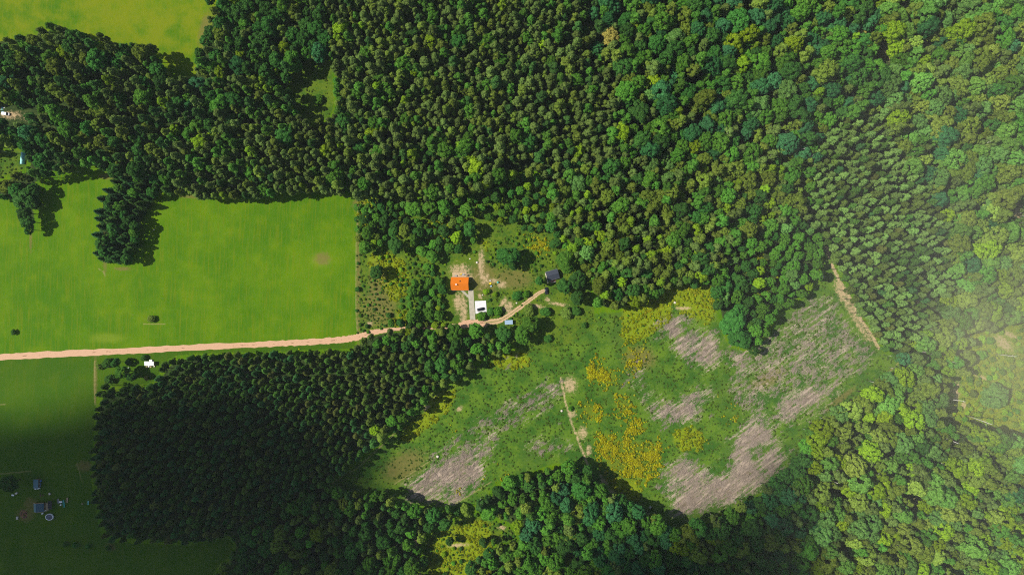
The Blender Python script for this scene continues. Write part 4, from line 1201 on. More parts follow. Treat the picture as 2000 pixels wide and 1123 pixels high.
M_aqua = surf('aqua_film', (.22, .72, .66), .4, .4, 0, .12, 1, (.45, .85, .80))
M_green = surf('sea_green_paint', (.05, .42, .33), .5, .3, 0, .2, 1.5)
M_bluep = surf('bright_blue_tarp', (.12, .32, .70), .5, .3, 0, .3, 2)
M_yellow = surf('yellow_plastic', (.75, .55, .03), .5, .3, 0, .2, 2)
M_water = surf('dark_pool_water', (.03, .06, .10), .08, .6, 0, .3, .8)
M_stone = surf('pale_stone', (.66, .60, .52), .9, .2, 0, .3, 2)
M_lamp = surf('headlight_glass', (.75, .78, .80), .1, .7, 0, .1, 3)
M_tail = surf('tail_lamp_red', (.45, .02, .02), .2, .6, 0, .1, 3)


def house(name, label, loc, rz, L, Wd, eave, ridge, over, roofmat, wallmat, windows, door_side, ridge_off=0.0, roofmat2=None):
    t = thing(name, label, 'house', loc, rz)
    # walls with gables; ridge runs along x
    mb = MB(); a, b = L / 2, Wd / 2
    prof = [(-b, 0), (b, 0), (b, eave), (ridge_off, ridge), (-b, eave)]
    mb.loft([[(-a, y, z) for y, z in prof], [(a, y, z) for y, z in prof]])
    mb.build('wall', wallmat, t)
    # roof: two thick slopes and a ridge cap
    roof = None
    for s, mat in ((1, roofmat), (-1, roofmat2 or roofmat)):
        yb = s * b; sl = (ridge - eave) / abs(yb - ridge_off)
        ye = yb + s * over; ze = eave - sl * over
        mb = MB()
        q = [(-a - over, ye, ze + .12), (a + over, ye, ze + .12), (a + over, ridge_off, ridge + .12), (-a - over, ridge_off, ridge + .12)]
        n_ = Vector((0, -s * (ridge - eave), abs(yb - ridge_off)))
        mb.loft([[(x, y, z - .14) for x, y, z in q], q])
        o = mb.build('roof', mat, t)
        if roof is None:
            roof = o
    mb = MB(); mb.tube([(-a - over, ridge_off, ridge + .14), (a + over, ridge_off, ridge + .14)], .11, 8); mb.build('ridge_cap', roofmat, t)
    for s in (1, -1):
        ye = s * (b + over + .06); mb = MB(); sl = (ridge - eave) / abs(s * b - ridge_off)
        mb.tube([(-a - over, ye, eave - sl * over - .02), (a + over, ye, eave - sl * over - .02)], .07, 6); mb.build('gutter', M_grey, t)
    for (side, u, w, h, z) in windows:
        mb = MB(); g = MB()
        if side in 'SN':
            y = (-b if side == 'S' else b); d = -1 if side == 'S' else 1
            mb.box(u - w / 2 - .06, u + w / 2 + .06, min(y - .02 * d, y + .05 * d), max(y - .02 * d, y + .05 * d), z - .06, z + h + .06)
            g.box(u - w / 2, u + w / 2, min(y + .052 * d, y + .056 * d), max(y + .052 * d, y + .056 * d), z, z + h)
        else:
            x = (a if side == 'E' else -a); d = 1 if side == 'E' else -1
            mb.box(min(x - .02 * d, x + .05 * d), max(x - .02 * d, x + .05 * d), u - w / 2 - .06, u + w / 2 + .06, z - .06, z + h + .06)
            g.box(min(x + .052 * d, x + .056 * d), max(x + .052 * d, x + .056 * d), u - w / 2, u + w / 2, z, z + h)
        f = mb.build('window', M_white, t); g.build('pane', M_glass, f)
    y = -b if door_side == 'S' else b; d = -1 if door_side == 'S' else 1
    mb = MB(); mb.box(.2, 1.2, min(y - .02 * d, y + .06 * d), max(y - .02 * d, y + .06 * d), .02, 2.1); dr = mb.build('door', M_wood, t)
    mb = MB(); mb.box(.28, .34, min(y + .06 * d, y + .12 * d), max(y + .06 * d, y + .12 * d), 1.0, 1.12); mb.build('handle', M_grey, dr)
    return t, roof


# orange-roofed house
cx, cy = W(897.6, 554.2, 4.5)
hs, hroof = house('family_house', 'white house with a bright orange tiled gable roof beside the concrete driveway', (cx, cy, 0), R(0), 10.4, 7.6, 2.9, 6.6, .45, M_otile, M_render,
                  [('S', -3.2, 1.4, 1.3, .9), ('S', -1.2, 1.4, 1.3, .9), ('S', 3, 1.4, 1.3, .9), ('N', -3, 1.8, 2.0, .1), ('N', 2.6, 1.4, 1.2, 1), ('E', -1.6, 1.2, 1.3, .9), ('E', 0, 1.2, 1.2, 3.6), ('W', 0, 1.2, 1.2, 3.6)], 'S')
mb = MB(); mb.box(-2.35, -1.75, -.75, -.15, 5.2, 7.15); ch = mb.build('chimney', M_render, hs)
mb = MB(); mb.box(-2.43, -1.67, -.83, -.07, 7.15, 7.27); mb.build('chimney_cap', M_white, ch)
mb = MB(); sl = (6.6 - 2.9) / 3.8
mb.loft([[(.0, 2.0, 6.6 - 2.0 * sl + .10), (.75, 2.0, 6.6 - 2.0 * sl + .10), (.75, 1.2, 6.6 - 1.2 * sl + .10), (0, 1.2, 6.6 - 1.2 * sl + .10)],
         [(.0, 2.0, 6.6 - 2.0 * sl + .2), (.75, 2.0, 6.6 - 2.0 * sl + .2), (.75, 1.2, 6.6 - 1.2 * sl + .2), (0, 1.2, 6.6 - 1.2 * sl + .2)]])
mb.build('roof_window', M_glass, hs)
# terrace behind it
tx, ty = W(*Z5(358, 352))
tr = thing('terrace', 'tan terrace of pale boards behind the orange-roofed house', 'terrace', (tx, ty, 0))
mb = MB(); mb.box(-4.6, 4.6, -1.6, 1.5, .0, .22); mb.build('deck', M_palewood, tr)
mb = MB()
for x in np.arange(-4.5, 4.6, 1.0):
    mb.box(x - .04, x + .04, 1.42, 1.5, .22, 1.1)
mb.box(-4.6, 4.6, 1.41, 1.51, 1.1, 1.17); mb.box(4.5, 4.6, -1.5, 1.41, 1.1, 1.17)
mb.build('railing', M_palewood, tr)


def table_set(x, y, z, label, mat, name='garden_table'):
    t = thing(name, label, 'table', (x, y, z))
    mb = MB(); mb.box(-.8, .8, -.45, .45, .7, .76); mb.build('tabletop', mat, t)
    for sx in (-.7, .7):
        for sy in (-.36, .36):
            mb = MB(); mb.box(sx - .04, sx + .04, sy - .04, sy + .04, 0, .7); mb.build('leg', mat, t)
    return t


x, y = W(*Z5(405, 352)); table_set(x, y, .22, 'grey table on the terrace behind the orange-roofed house', M_grey)
x, y = W(*Z5(315, 365)); table_set(x, y, .22, 'small dark grey table at the left end of the terrace', M_grey).scale = (.8, .8, 1)


def lounger(x, y, z, rz, label, mat):
    t = thing('deck_chair', label, 'chair', (x, y, z), rz)
    mb = MB(); mb.box(-.35, .35, -.6, .5, .32, .38); mb.build('seat', mat, t)
    mb = MB(); mb.slab([(-.35, .5, .38), (.35, .5, .38), (.35, 1.0, .95), (-.35, 1.0, .95)], .05); mb.build('backrest', mat, t)
    for sx in (-.3, .3):
        for sy in (-.5, .42):
            mb = MB(); mb.box(sx - .03, sx + .03, sy - .03, sy + .03, 0, .32); mb.build('leg', M_wood, t)


x, y = W(*Z5(378, 345)); lounger(x, y, .22, 2.2, 'yellow deck chair in the middle of the terrace', M_yellow)

# slate-roofed cabin
c0 = [Z5(1405, 322), Z5(1550, 284), Z5(1580, 388), Z5(1440, 430)]
mx = sum(p[0] for p in c0) / 4; my = sum(p[1] for p in c0) / 4
cx, cy = W(mx, my, 3.2)
cab, crf = house('cabin', 'small cabin with a slate-grey roof and red-brown porch at the end of the track', (cx, cy, 0), R(15), 7.2, 5.2, 2.4, 3.7, .35, M_slate, M_render,
                 [('S', -2.2, 1.0, 1.0, 1.0), ('W', 0, 1.2, 1.0, 1.0), ('E', 0, 1.0, 1.0, 1.0), ('N', 1, 1.0, 1.0, 1.0)], 'S')
mb = MB(); mb.box(-2.2, 1.0, -4.6, -2.6, 0, .25); mb.build('porch_floor', M_red, cab)
mb = MB()
for x in (-2.1, .9):
    mb.box(x - .06, x + .06, -4.55, -4.43, .25, 1.15)
mb.box(-2.16, .96, -4.56, -4.46, 1.15, 1.22); mb.box(-2.17, -2.09, -4.46, -2.75, 1.15, 1.22)
mb.build('porch_rail', M_white, cab)
mb = MB(); mb.box(-4.4, -3.62, -4.3, 2.4, 0, .1); mb.build('doorstep_paving', M_conc, cab)

# blue shed by the track
p = [Z5(910, 910), Z5(1004, 902), Z5(1010, 955), Z5(912, 963)]
cx, cy = W(sum(q[0] for q in p) / 4, sum(q[1] for q in p) / 4, 2.3)
sh = thing('shed', 'low shed with a light blue sheet roof beside the sandy track', 'shed', (cx, cy, 0), R(3))
mb = MB(); mb.loft([[(-2.35, -1.2, 0), (2.35, -1.2, 0), (2.35, 1.2, 0), (-2.35, 1.2, 0)], [(-2.35, -1.2, 2.0), (2.35, -1.2, 2.0), (2.35, 1.2, 2.3), (-2.35, 1.2, 2.3)]]); mb.build('wall', M_wood, sh)
mb = MB(); q = [(-2.55, -1.4, 2.07), (2.55, -1.4, 2.07), (2.55, 1.4, 2.42), (-2.55, 1.4, 2.42)]; mb.loft([[(a, b, c - .06) for a, b, c in q], q]); mb.build('roof', M_blue, sh)
mb = MB(); mb.box(-.5, .5, -1.25, -1.19, .05, 1.9); d = mb.build('door', M_palewood, sh)
mb = MB(); mb.box(.36, .42, -1.32, -1.25, .95, 1.1); mb.build('handle', M_grey, d)

# white hut below the road
cx, cy = W(*z8(1246, 560), 2.6)
hu = thing('hut', 'small hut with a flat white sheet roof on the grass below the dirt road', 'hut', (cx, cy, 0), R(0))
mb = MB(); mb.box(-2.75, 2.75, -1.15, 1.15, 0, 2.4); mb.build('wall', M_palewood, hu)
mb = MB(); q = [(-3.0, -1.35, 2.45), (3.0, -1.35, 2.45), (3.0, 1.35, 2.7), (-3.0, 1.35, 2.7)]; mb.loft([[(a, b, c - .07) for a, b, c in q], q]); mb.build('roof', M_wsheet, hu)
mb = MB(); mb.box(-.5, .5, -1.21, -1.14, .05, 2.0); d = mb.build('door', M_wood, hu)
mb = MB(); mb.box(.36, .42, -1.28, -1.21, .95, 1.1); mb.build('handle', M_grey, d)
for u in (-1.8, 1.8):
    mb = MB(); mb.box(u - .4, u + .4, -1.2, -1.14, 1.1, 1.8); f = mb.build('window', M_white, hu); mb = MB(); mb.box(u - .34, u + .34, -1.206, -1.202, 1.16, 1.74); mb.build('pane', M_glass, f)


def crate(x, y, z, label, mat, sx=.9, sy=.6, h=.6, rz=0., group=None):
    t = thing('crate', label, 'crate', (x, y, z), rz, group)
    mb = MB()
    mb.box(-sx / 2, sx / 2, -sy / 2, sy / 2, 0, .06)
    for (a, b, c, d) in ((-sx / 2, sx / 2, -sy / 2, -sy / 2 + .05), (-sx / 2, sx / 2, sy / 2 - .05, sy / 2), (-sx / 2, -sx / 2 + .05, -sy / 2 + .05, sy / 2 - .05), (sx / 2 - .05, sx / 2, -sy / 2 + .05, sy / 2 - .05)):
        mb.box(a, b, c, d, .06, h)
    mb.build('box', mat, t)
    mb = MB(); mb.box(-sx / 2 - .02, sx / 2 + .02, -sy / 2 - .02, sy / 2 + .02, h, h + .05); mb.build('lid', mat, t)
    return t


crate(*W(*z8(1297, 490)), 0, 'white crate standing just above the white hut', M_white, 1.7, 1.0, .8)
for k, (u, v, lab, mt) in enumerate(((1205, 622, 'pale crate below the left end of the white hut', M_palewood), (1250, 615, 'white crate below the middle of the white hut', M_white), (1295, 622, 'tan crate below the white hut', M_palewood), (1370, 612, 'yellowish crate at the right corner of the white hut', M_stone))):
    crate(*W(*z8(u, v + 6)), 0, lab, mt, .9, .7, .6, k * .3)
crate(*W(*z8(803, 660)), 0, 'small white box on the grass left of the white hut', M_white, .9, .8, .5, .6)

# ------------------------------------------------------------------ vehicles
def car(label, loc, rz, paint, L=4.5, Wd=1.85, hgt=1.5, van=False):
    t = thing('parked_van' if van else 'parked_car', label, 'van' if van else 'car', loc, rz)
    hw = Wd / 2

    def ring(x, w, z0, z1, ch=.16):
        return [(x, -w + ch * .4, z0), (x, w - ch * .4, z0), (x, w, z0 + ch), (x, w, z1 - ch), (x, w - ch, z1), (x, -w + ch, z1), (x, -w, z1 - ch), (x, -w, z0 + ch)]
    a = L / 2
    prof = [(-a, .78, .35, .70), (-a + .15, .92, .25, .88), (-a + .9, 1.0, .22, .98), (0, 1.0, .22, 1.0), (a - 1.2, 1.0, .22, .96), (a - .4, .95, .24, .84), (a - .08, .84, .28, .72), (a, .7, .35, .62)]
    if van:
        prof = [(-a, .9, .35, 1.0), (-a + .1, 1, .25, 1.1), (0, 1, .22, 1.1), (a - 1.0, 1, .22, 1.08), (a - .2, .94, .25, .95), (a, .8, .35, .8)]
    mb = MB(); mb.loft([ring(x, hw * w, z0, z1) for x, w, z0, z1 in prof]); mb.build('body', paint, t, True, .03)
    # cabin glass
    gz = .95
    cab = [(-a + .35, .80, gz, gz + .06), (-a + .95, .78, gz, hgt - .06), (-.1, .76, gz, hgt - .04), (.35, .76, gz, hgt - .08), (a - 1.25, .80, gz, gz + .05)]
    if van:
        cab = [(-a + .06, .9, 1.05, 1.12), (-a + .12, .9, 1.05, hgt - .06), (a - 1.5, .88, 1.05, hgt - .06), (a - .75, .86, 1.02, 1.08)]
    mb = MB(); mb.loft([ring(x, hw * w, z0, z1, .05) for x, w, z0, z1 in cab]); mb.build('window', M_glass, t, False)
    mb = MB()
    rf = [(-a + .98, .70, hgt - .07, hgt), (-.1, .70, hgt - .06, hgt + .02), (.3, .69, hgt - .09, hgt - .02)]
    if van:
        rf = [(-a + .1, .92, 1.5, hgt), (0, .92, 1.5, hgt + .02), (a - 1.55, .9, 1.5, hgt)]
    mb.loft([ring(x, hw * w, z0, z1, .03) for x, w, z0, z1 in rf]); mb.build('roof', paint, t)
    for sx in (-a + .85, a - .85):
        for s in (-1, 1):
            w_ = bpy.data.objects.new('wheel', None); COL.objects.link(w_); w_.parent = t; w_.location = (sx, s * (hw - .1), .33)
            mb = MB(); mb.tube([(0, -.11, 0), (0, .11, 0)], .33, 16); mb.build('tyre', M_dark, w_)
            mb = MB(); mb.tube([(0, .112 * s, 0), (0, .13 * s, 0)], .2, 12); mb.build('rim', M_grey, w_)
    for s in (-1, 1):
        mb = MB(); mb.box(a - .32, a - .05, s * hw * .62 - .16, s * hw * .62 + .16, .58, .70); mb.build('headlight', M_lamp, t)
        mb = MB(); mb.box(-a - .01, -a + .12, s * hw * .6 - .15, s * hw * .6 + .15, .60, .74); mb.build('tail_light', M_tail, t)
        mb = MB(); mb.box(a - 1.65, a - 1.45, s * (hw + .09) - .09, s * (hw + .09) + .09, .98, 1.12); mb.build('wing_mirror', paint, t)
    return t


x, y = W(*Z5(619, 773)); car('black car parked aslant on the white paved pad', (x, y, .08), R(12), M_black, 4.7)
x, y = W(*Z5(1417, 549)); car('black car parked at the end of the track by the cabin', (x, y, 0), R(92), M_black, 4.5, 2.0)
x, y = W(13.5, 223.5); car('white van parked on sandy ground at the left edge', (x, y, 0), R(-4), M_white, 4.6, 1.9, 1.9, True)


def heap(name, label, cat, loc, mats, n, r0, seed, h=.5):
    t = thing(name, label, cat, loc); q = random.Random(seed); mb = MB()
    for i in range(n):
        a = q.uniform(0, 6.28); rr = r0 * math.sqrt(q.random()); x, y = rr * math.cos(a), rr * math.sin(a); s = q.uniform(.15, .4) * (1 + r0 * .2)
        k = 6; ph = q.uniform(0, 6)
        def rg(z, f): return [(x + f * s * math.cos(ph + 6.283 * j / k) * q.uniform(.8, 1.2), y + f * s * math.sin(ph + 6.283 * j / k) * q.uniform(.8, 1.2), z) for j in range(k)]
        zz = max(.1, h * (1 - rr / (r0 * 1.2))) * q.uniform(.6, 1.1)
        mb.loft([rg(0, 1.0), rg(zz * .7, .9), rg(zz, .4)], q.randrange(len(mats)))
    mb.build('pile', mats, t)
    return t


heap('rubble_pile', 'bluish junk heap beside the white van at the left edge', 'pile', (*W(5, 214), 0), [M_aqua, M_bluep, M_grey], 9, 1.6, 3)

# aqua polytunnel
(x0, y0), (x1, y1) = W(44.5, 298, 1), W(42.5, 321, 1)
pt = thing('polytunnel', 'aqua polytunnel on the vegetable plot at the left edge', 'greenhouse', ((x0 + x1) / 2, (y0 + y1) / 2, 0), math.atan2(y0 - y1, x0 - x1))
Lh = math.hypot(x0 - x1, y0 - y1) / 2
mb = MB(); arc = [(1.35 * math.cos(t), 2.0 * math.sin(t)) for t in np.linspace(0, math.pi, 13)]
mb.loft([[(x, y * (.97 if k % 2 else 1), z * (.97 if k % 2 else 1)) for y, z in arc] for k, x in enumerate(np.linspace(-Lh, Lh, 11))]); mb.build('cover', M_aqua, pt)
for xx in (-Lh * .99, -Lh * .1, Lh * .99):
    mb = MB(); mb.tube([(xx, y * 1.02, z * 1.02) for y, z in arc], .05, 5); mb.build('hoop', M_grey, pt)
# bedding rows shown as little dark clumps are bushes above

# ------------------------------------------------------------------ the homestead at the lower left
def zh(x, y): return (x * 220 / 1900, 900 + y * 130 / 1123)
cx, cy = W(*zh(600, 388), 2.6)
s2 = thing('shed', 'small shed with a plain teal roof above the larger teal cabin', 'shed', (cx, cy, 0), R(0))
mb = MB(); mb.box(-1.4, 1.4, -2.6, 2.6, 0, 2.2); mb.build('wall', M_wood, s2)
mb = MB(); q = [(-1.65, -2.85, 2.28), (1.65, -2.85, 2.5), (1.65, 2.85, 2.5), (-1.65, 2.85, 2.28)]; mb.loft([[(a, b, c - .07) for a, b, c in q], q]); mb.build('roof', M_teal, s2)
mb = MB(); mb.box(1.38, 1.46, -.5, .5, .05, 1.95); d = mb.build('door', M_palewood, s2)
mb = MB(); mb.box(1.46, 1.53, .3, .38, .95, 1.1); mb.build('handle', M_grey, d)
for (u, v, lab, mt, sx, sy, rz) in ((690, 335, 'bright blue crate at the upper right of the small teal shed', M_bluep, 1.1, 1.0, .3), (680, 385, 'blue crate beside the small teal shed wall', M_bluep, .9, 1.0, .1), (660, 455, 'white crate at the lower right corner of the small teal shed', M_white, 1.5, .9, .2),
                                  (608, 462, 'white crate below the small teal shed', M_white, 1.1, .8, -.2), (678, 415, 'pale blue crate in the row right of the small teal shed', M_blue, .9, .8, .0), (225, 572, 'white crate on the grass left of the teal cabin', M_white, 1.5, .8, -.2),
                                  (285, 540, 'pale weathered crate beside the round dark tree', M_stone, 1.3, 1.1, .5), (845, 550, 'pale weathered crate between the two teal roofs', M_stone, 1.0, 1.2, .3), (298, 955, 'weathered crate at the brown patch left of the teal cabin', M_stone, 1.0, 1.8, 0),
                                  (770, 828, 'white crate on the deck side of the teal cabin', M_white, 1.1, .7, .2), (725, 878, 'white crate below the teal cabin', M_white, 1.3, .8, .5), (1395, 720, 'tiny pale crate on the grass near the pine block', M_palewood, .5, .9, 0)):
    crate(*W(*zh(u, v)), 0, lab, mt, sx, sy, .7, rz)

cx, cy = W(*zh(640, 790), 3.0)
tc = thing('cabin', 'cabin with a two-tone teal roof and a deck in the lower left plot', 'cabin', (cx, cy, 0), R(90 + 2))
bb = MB(); prof = [(-2.9, 0), (2.9, 0), (2.9, 2.3), (1.0, 3.5), (-2.9, 2.3)]
bb.loft([[(-2.5, y, z) for y, z in prof], [(2.5, y, z) for y, z in prof]]); bb.build('wall', M_wood, tc)
for (ya, za, yb, zb, mt) in ((3.3, 2.15, 1.0, 3.6, M_teal), (-3.3, 2.3, 1.0, 3.6, M_teald)):
    mb = MB(); q = [(-2.8, ya, za), (2.8, ya, za), (2.8, yb, zb), (-2.8, yb, zb)]; mb.loft([[(a, b, c - .08) for a, b, c in q], q]); mb.build('roof', mt, tc)
for xx in (-2.86, 2.86):
    mb = MB(); mb.tube([(xx, 3.3, 2.12), (xx, 1.0, 3.58), (xx, -3.3, 2.28)], .1, 6); mb.build('verge_board', M_palewood, tc)
mb = MB(); mb.box(-2.6, 2.3, -5.0, -2.95, 0, .3); mb.build('deck', M_palewood, tc)
mb = MB()
for xx in (-2.5, 2.2):
    mb.box(xx - .06, xx + .06, -4.95, -4.83, .3, 2.1)
mb.box(-2.6, 2.3, -4.95, -4.8, 2.1, 2.2); mb.build('pergola', M_palewood, tc)
mb = MB(); mb.box(-.5, .5, -2.98, -2.9, .05, 2.0); d = mb.build('door', M_palewood, tc)
mb = MB(); mb.box(.36, .42, -3.04, -2.98, .95, 1.1); mb.build('handle', M_grey, d)

# awning / dark covered area right of the deck
x, y = W(*zh(835, 745), 2.2)
aw = thing('canopy', 'dark canopy on posts right of the teal cabin deck', 'canopy', (x, y, 0), R(2))
mb = MB(); mb.slab([(-1.1, -2.6, 2.1), (1.4, -2.6, 2.0), (1.4, 2.6, 2.0), (-1.1, 2.6, 2.1)], .06); mb.build('cover', M_dark, aw)
for xx in (-1.0, 1.3):
    for yy in (-2.5, 2.5):
        mb = MB(); mb.box(xx - .05, xx + .05, yy - .05, yy + .05, 0, 1.95); mb.build('post', M_wood, aw)

# round garden pool
x, y = W(*zh(838, 940), .6)
po = thing('garden_pool', 'round white-walled garden pool with dark water below the teal cabin', 'pool', (x, y, 0))
ri = [(2.55 * math.cos(t), 2.1 * math.sin(t)) for t in np.linspace(0, 6.2832, 33)[:-1]]
mb = MB(); n = len(ri)
mb.loft([[(a, b, 0) for a, b in ri], [(a, b, 1.15) for a, b in ri], [(a * .86, b * .86, 1.15) for a, b in ri], [(a * .84, b * .84, .3) for a, b in ri]]); mb.build('basin', M_white, po, True)
mb = MB(); mb.loft([[(a * .84, b * .84, .75) for a, b in ri], [(a * .84, b * .84, .85) for a, b in ri]]); mb.build('water', M_water, po)
mb = MB(); mb.tube([(2.3, .2, 0), (2.45, .2, 1.5), (2.9, .2, 1.5), (3.1, .2, 0)], .05, 6); mb.build('ladder', M_grey, po)

# picnic furniture on the lawn
def bench(u, v, L, w, rz, label, mat):
    x, y = W(*zh(u, v)); t = thing('bench', label, 'bench', (x, y, 0), rz)
    mb = MB(); mb.box(-L / 2, L / 2, -w / 2, w / 2, .42, .48); mb.build('seat', mat, t)
    mb = MB(); mb.box(-L / 2, L / 2, w / 2 + .002, w / 2 + .07, .5, .9); mb.build('backrest', mat, t)
    for xx in (-L / 2 + .15, L / 2 - .15):
        mb = MB(); mb.box(xx - .05, xx + .05, -w / 2, w / 2, 0, .42); mb.build('leg', mat, t)


bench(1085, 715, 4.6, .85, R(99), 'long sea-green bench right of the white picnic table', M_green)
bench(990, 672, 3.2, .55, R(93), 'long grey bench left of the white picnic table', M_grey)
bench(1140, 655, 3.2, .8, R(90), 'tan bench on the lawn right of the sea-green one', M_palewood)
bench(1497, 700, 2.4, .5, R(90), 'pale green bench near the pine block edge', M_aqua)
x, y = W(*zh(1035, 685)); table_set(x, y, 0, 'white picnic table between the grey and sea-green benches', M_white, 'picnic_table').scale = (1.2, 1.15, 1)
crate(*W(*zh(1030, 735)), 0, 'white and black crate below the white picnic table', M_white, .9, .7, .5, .3)
x, y = W(*zh(705, 578)); heap('rubble_pile', 'dark junk heap between the two teal roofs', 'pile', (x, y, 0), [M_dark, M_wood], 10, 1.3, 5)
x, y = W(*zh(400, 900)); heap('brush_pile', 'brown heap of cut brush left of the teal cabin', 'pile', (x, y, 0), [M_wood, M_bark, M_red], 60, 2.6, 8, .5)

# garden bits in the yard of the orange house
x, y = W(*Z5(825, 446))
sw = thing('water_barrel', 'teal barrel on the worn grass between house and cabin', 'barrel', (x, y, 0))
mb = MB(); mb.tube([(0, 0, 0), (0, 0, .3), (0, 0, .9), (0, 0, 1.15)], [.5, .62, .62, .5], 16); mb.build('body', M_aqua, sw, True)
mb = MB(); mb.tube([(0, 0, 1.15), (0, 0, 1.2)], .52, 16); mb.build('lid', M_green, sw)
crate(*W(*Z5(735, 460)), 0, 'yellow crate beside the sand right of the orange-roofed house', M_yellow, 1.4, 1.2, .5, .6)
crate(*W(*Z5(742, 492)), 0, 'blue-grey crate just below the yellow crate', M_blue, 1.2, .8, .5, .1)
crate(*W(*Z5(732, 425)), 0, 'pale crate just above the yellow crate', M_stone, .9, .9, .5, .9)
crate(*W(*Z5(462, 362)), 0, 'dark crate at the right corner of the terrace', M_dark, .8, .8, .6, .2)


def boulder(px, py, r, label, seed):
    q = np.random.default_rng(seed); bm = bmesh.new(); bmesh.ops.create_icosphere(bm, subdivisions=2, radius=r)
    for v in bm.verts:
        v.co *= 1 + q.normal() * .1; v.co.z *= .65
    me = bpy.data.meshes.new('boulder'); bm.to_mesh(me); bm.free(); me.materials.append(M_stone)
    o = bpy.data.objects.new('boulder', me); COL.objects.link(o); x, y = W(px, py); o.location = (x, y, r * .4)
    tag(o, label, 'rock')


boulder(*Z5(572, 205), .75, 'biggest white boulder on the sand above the orange-roofed house', 1)
boulder(*Z5(487, 160), .5, 'pale boulder at the upper edge of the bare yard', 2)
boulder(*Z5(1055, 698), .55, 'white boulder beside the sandy wheel track', 3)
boulder(*Z5(640, 600), .45, 'pale boulder above the white parking pad', 4)
boulder(1270, 990, .8, 'white boulder near the lower tip of the grey clearing', 5)
boulder(1318, 591, .8, 'white boulder at the top of the goldenrod patch in the clearing', 6)
boulder(1097, 802, .8, 'pale boulder left of the sandy path', 7)
boulder(1606, 541, 1.0, 'pale boulder where the sandy strip meets the trees', 8)
boulder(301, 449, .5, 'white stone on the mown field beside the evergreen spur', 9)
boulder(855, 891, .9, 'pale stone on the slope above the bare brown patch', 10)

# ------------------------------------------------------------------ clouds far above (outside the picture) that shade parts of the land
M_cloud = surf('cloud_white', (.85, .86, .88), 1.0, .0, 0, .06, .002)


def cloud(puffs, alt):
    bm = bmesh.new()
    for (px, py, rx, ry) in puffs:
        gx_, gy_ = W(px, py)
        t = alt / SUN.z
        c = Vector((gx_, gy_, 0)) + SUN * t
        # a puff's shade on the ground is stretched along the sun's bearing by 1/sin(elevation) of its height
        m = Matrix.Translation(c) @ Matrix.Diagonal((rx * S, ry * S, min(rx, ry) * S * .35, 1))
        bmesh.ops.create_icosphere(bm, subdivisions=3, radius=1, matrix=m)
    q = np.random.default_rng(5)
    for v in bm.verts:
        v.co += Vector(q.normal(size=3)) * 1.2
    me = bpy.data.meshes.new('cloud'); bm.to_mesh(me); bm.free(); me.materials.append(M_cloud)
    o = bpy.data.objects.new('cloud', me); COL.objects.link(o); o['kind'] = 'structure'
    return o


cloud([(330, 910, 270, 150), (540, 915, 165, 115), (400, 850, 180, 70), (150, 1000, 250, 170), (560, 1010, 190, 130), (90, 880, 130, 70), (300, 1130, 360, 120), (640, 1090, 150, 110), (-80, 930, 120, 120), (660, 930, 90, 80), (730, 1120, 80, 70), (240, 800, 60, 30), (640, 905, 85, 100), (600, 1050, 170, 90), (480, 800, 110, 50),
       (-900, 900, 620, 420), (-700, 1650, 700, 380), (300, 1750, 800, 420), (-1500, 1500, 600, 600), (-1300, 500, 500, 380), (1100, 1900, 600, 420)], 2600)  # outer puffs, unseen, added to block sky light over the left side
cloud([(1450, 1090, 150, 90), (1330, 1090, 130, 60), (1560, 1020, 60, 70), (1540, 940, 34, 46), (1250, 1110, 90, 50), (1560, 1120, 100, 80)], 2600)

# ------------------------------------------------------------------ haze
def box_obj(name, b, mat):
    mb = MB(); mb.box(*b); o = mb.build(name, mat); return o


def vol_mat(name, dens, col, aniso=0.0):
    m, nt, out = new_mat(name)
    v = nt.nodes.new('ShaderNodeVolumePrincipled'); v.inputs['Density'].default_value = dens; v.inputs['Color'].default_value = (*col, 1); v.inputs['Anisotropy'].default_value = aniso
    nt.links.new(v.outputs[0], out.inputs['Volume'])
    return m


HAZE = 0.00004
hz = box_obj('haze', (-6100, 6100, -6100, 6100, -1, 470), vol_mat('thin_haze', HAZE, (.80, .88, .96)))
hz['kind'] = 'stuff'; hz['label'] = 'thin bluish haze over the whole valley'

# low drifting wisp at the right
def wisp(px, py, z, r, dens, col, label):
    x, y = W(px, py, z)
    bm = bmesh.new()
    bmesh.ops.create_uvsphere(bm, u_segments=48, v_segments=24, radius=1)
    me = bpy.data.meshes.new('mist'); bm.to_mesh(me); bm.free()
    m, nt, out = new_mat('soft_mist'); n = N(nt)
    tc = n.node('ShaderNodeTexCoord').outputs['Object']
    ln = n.node('ShaderNodeVectorMath', operation='LENGTH'); n.link(tc, ln.inputs[0])
    fall = n.step(n.math('SUBTRACT', 1.0, ln.outputs['Value']), 0.0, 1.0)
    v = n.node('ShaderNodeVolumePrincipled'); v.inputs['Color'].default_value = (*col, 1)
    wsp = n.step(n.noise(tc, 2.6, 3, .6, .8), .3, .72)
    n.link(n.math('MULTIPLY', n.math('MULTIPLY', fall, n.math('ADD', .35, wsp)), dens), v.inputs['Density'])
    n.link(v.outputs[0], out.inputs['Volume'])
    me.materials.append(m)
    o = bpy.data.objects.new('mist', me); COL.objects.link(o); o.location = (x, y, z); o.scale = r
    tag(o, label, 'mist', kind='stuff')


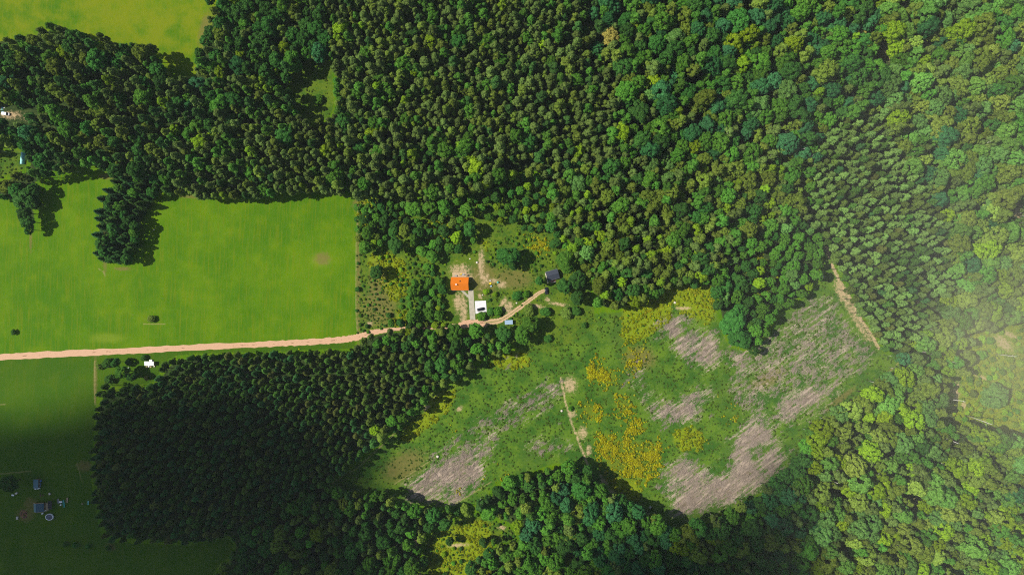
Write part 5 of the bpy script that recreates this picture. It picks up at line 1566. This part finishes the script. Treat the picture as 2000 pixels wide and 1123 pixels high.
wisp(2035, 705, 190, (54, 54, 60), .0062, (1.0, .96, .62), 'pale bright wisp of low cloud over the right edge')  # yellow scatter colour paints a warm glow into the mist
wisp(2150, 640, 170, (205, 230, 110), .0011, (.97, .98, .86), 'thin bluish veil of mist over the right hand woods')
# ------------------------------------------------------------------ light, camera, colour
wd = bpy.data.worlds.new('World'); sc.world = wd; wd.use_nodes = True
nt = wd.node_tree
bg = nt.nodes.get('Background') or nt.nodes.new('ShaderNodeBackground')
sky = nt.nodes.new('ShaderNodeTexSky'); sky.sky_type = 'NISHITA'; sky.sun_disc = False
sky.sun_elevation = SUN_EL; sky.sun_rotation = math.pi / 2 - SUN_AZ
nt.links.new(sky.outputs[0], bg.inputs['Color']); bg.inputs['Strength'].default_value = 0.078
sd = bpy.data.lights.new('sun', 'SUN'); sd.energy = 5.0; sd.angle = R(.53); sd.color = (1, .94, .84)
so = bpy.data.objects.new('sun', sd); COL.objects.link(so); so.rotation_euler = SUN.to_track_quat('Z', 'Y').to_euler(); so.location = SUN * 900

cd = bpy.data.cameras.new('camera'); co = bpy.data.objects.new('camera', cd); COL.objects.link(co)
co.location = (0, 0, H); co.rotation_euler = (0, 0, 0)
cd.sensor_width = 36; cd.lens = 36 * H / (2000 * S); cd.clip_end = 20000; cd.clip_start = 1
sc.camera = co
sc.render.resolution_x = 1024; sc.render.resolution_y = 574
vs = sc.view_settings
vs.view_transform = 'Standard'; vs.look = 'None'; vs.exposure = 0.2; vs.gamma = 1.0
try:
    vs.use_curve_mapping = False
except Exception:
    pass
sc.render.engine = 'CYCLES'
cy_ = sc.cycles
cy_.max_bounces = 6; cy_.diffuse_bounces = 3; cy_.glossy_bounces = 2; cy_.transmission_bounces = 2; cy_.volume_bounces = 2; cy_.volume_step_rate = 3; cy_.volume_max_steps = 64; cy_.transparent_max_bounces = 6
cy_.use_denoising = False
cy_.denoising_prefilter = 'FAST'
cy_.filter_width = 1.1
cy_.caustics_reflective = False; cy_.caustics_refractive = False
cy_.use_adaptive_sampling = True; cy_.adaptive_threshold = 0.01
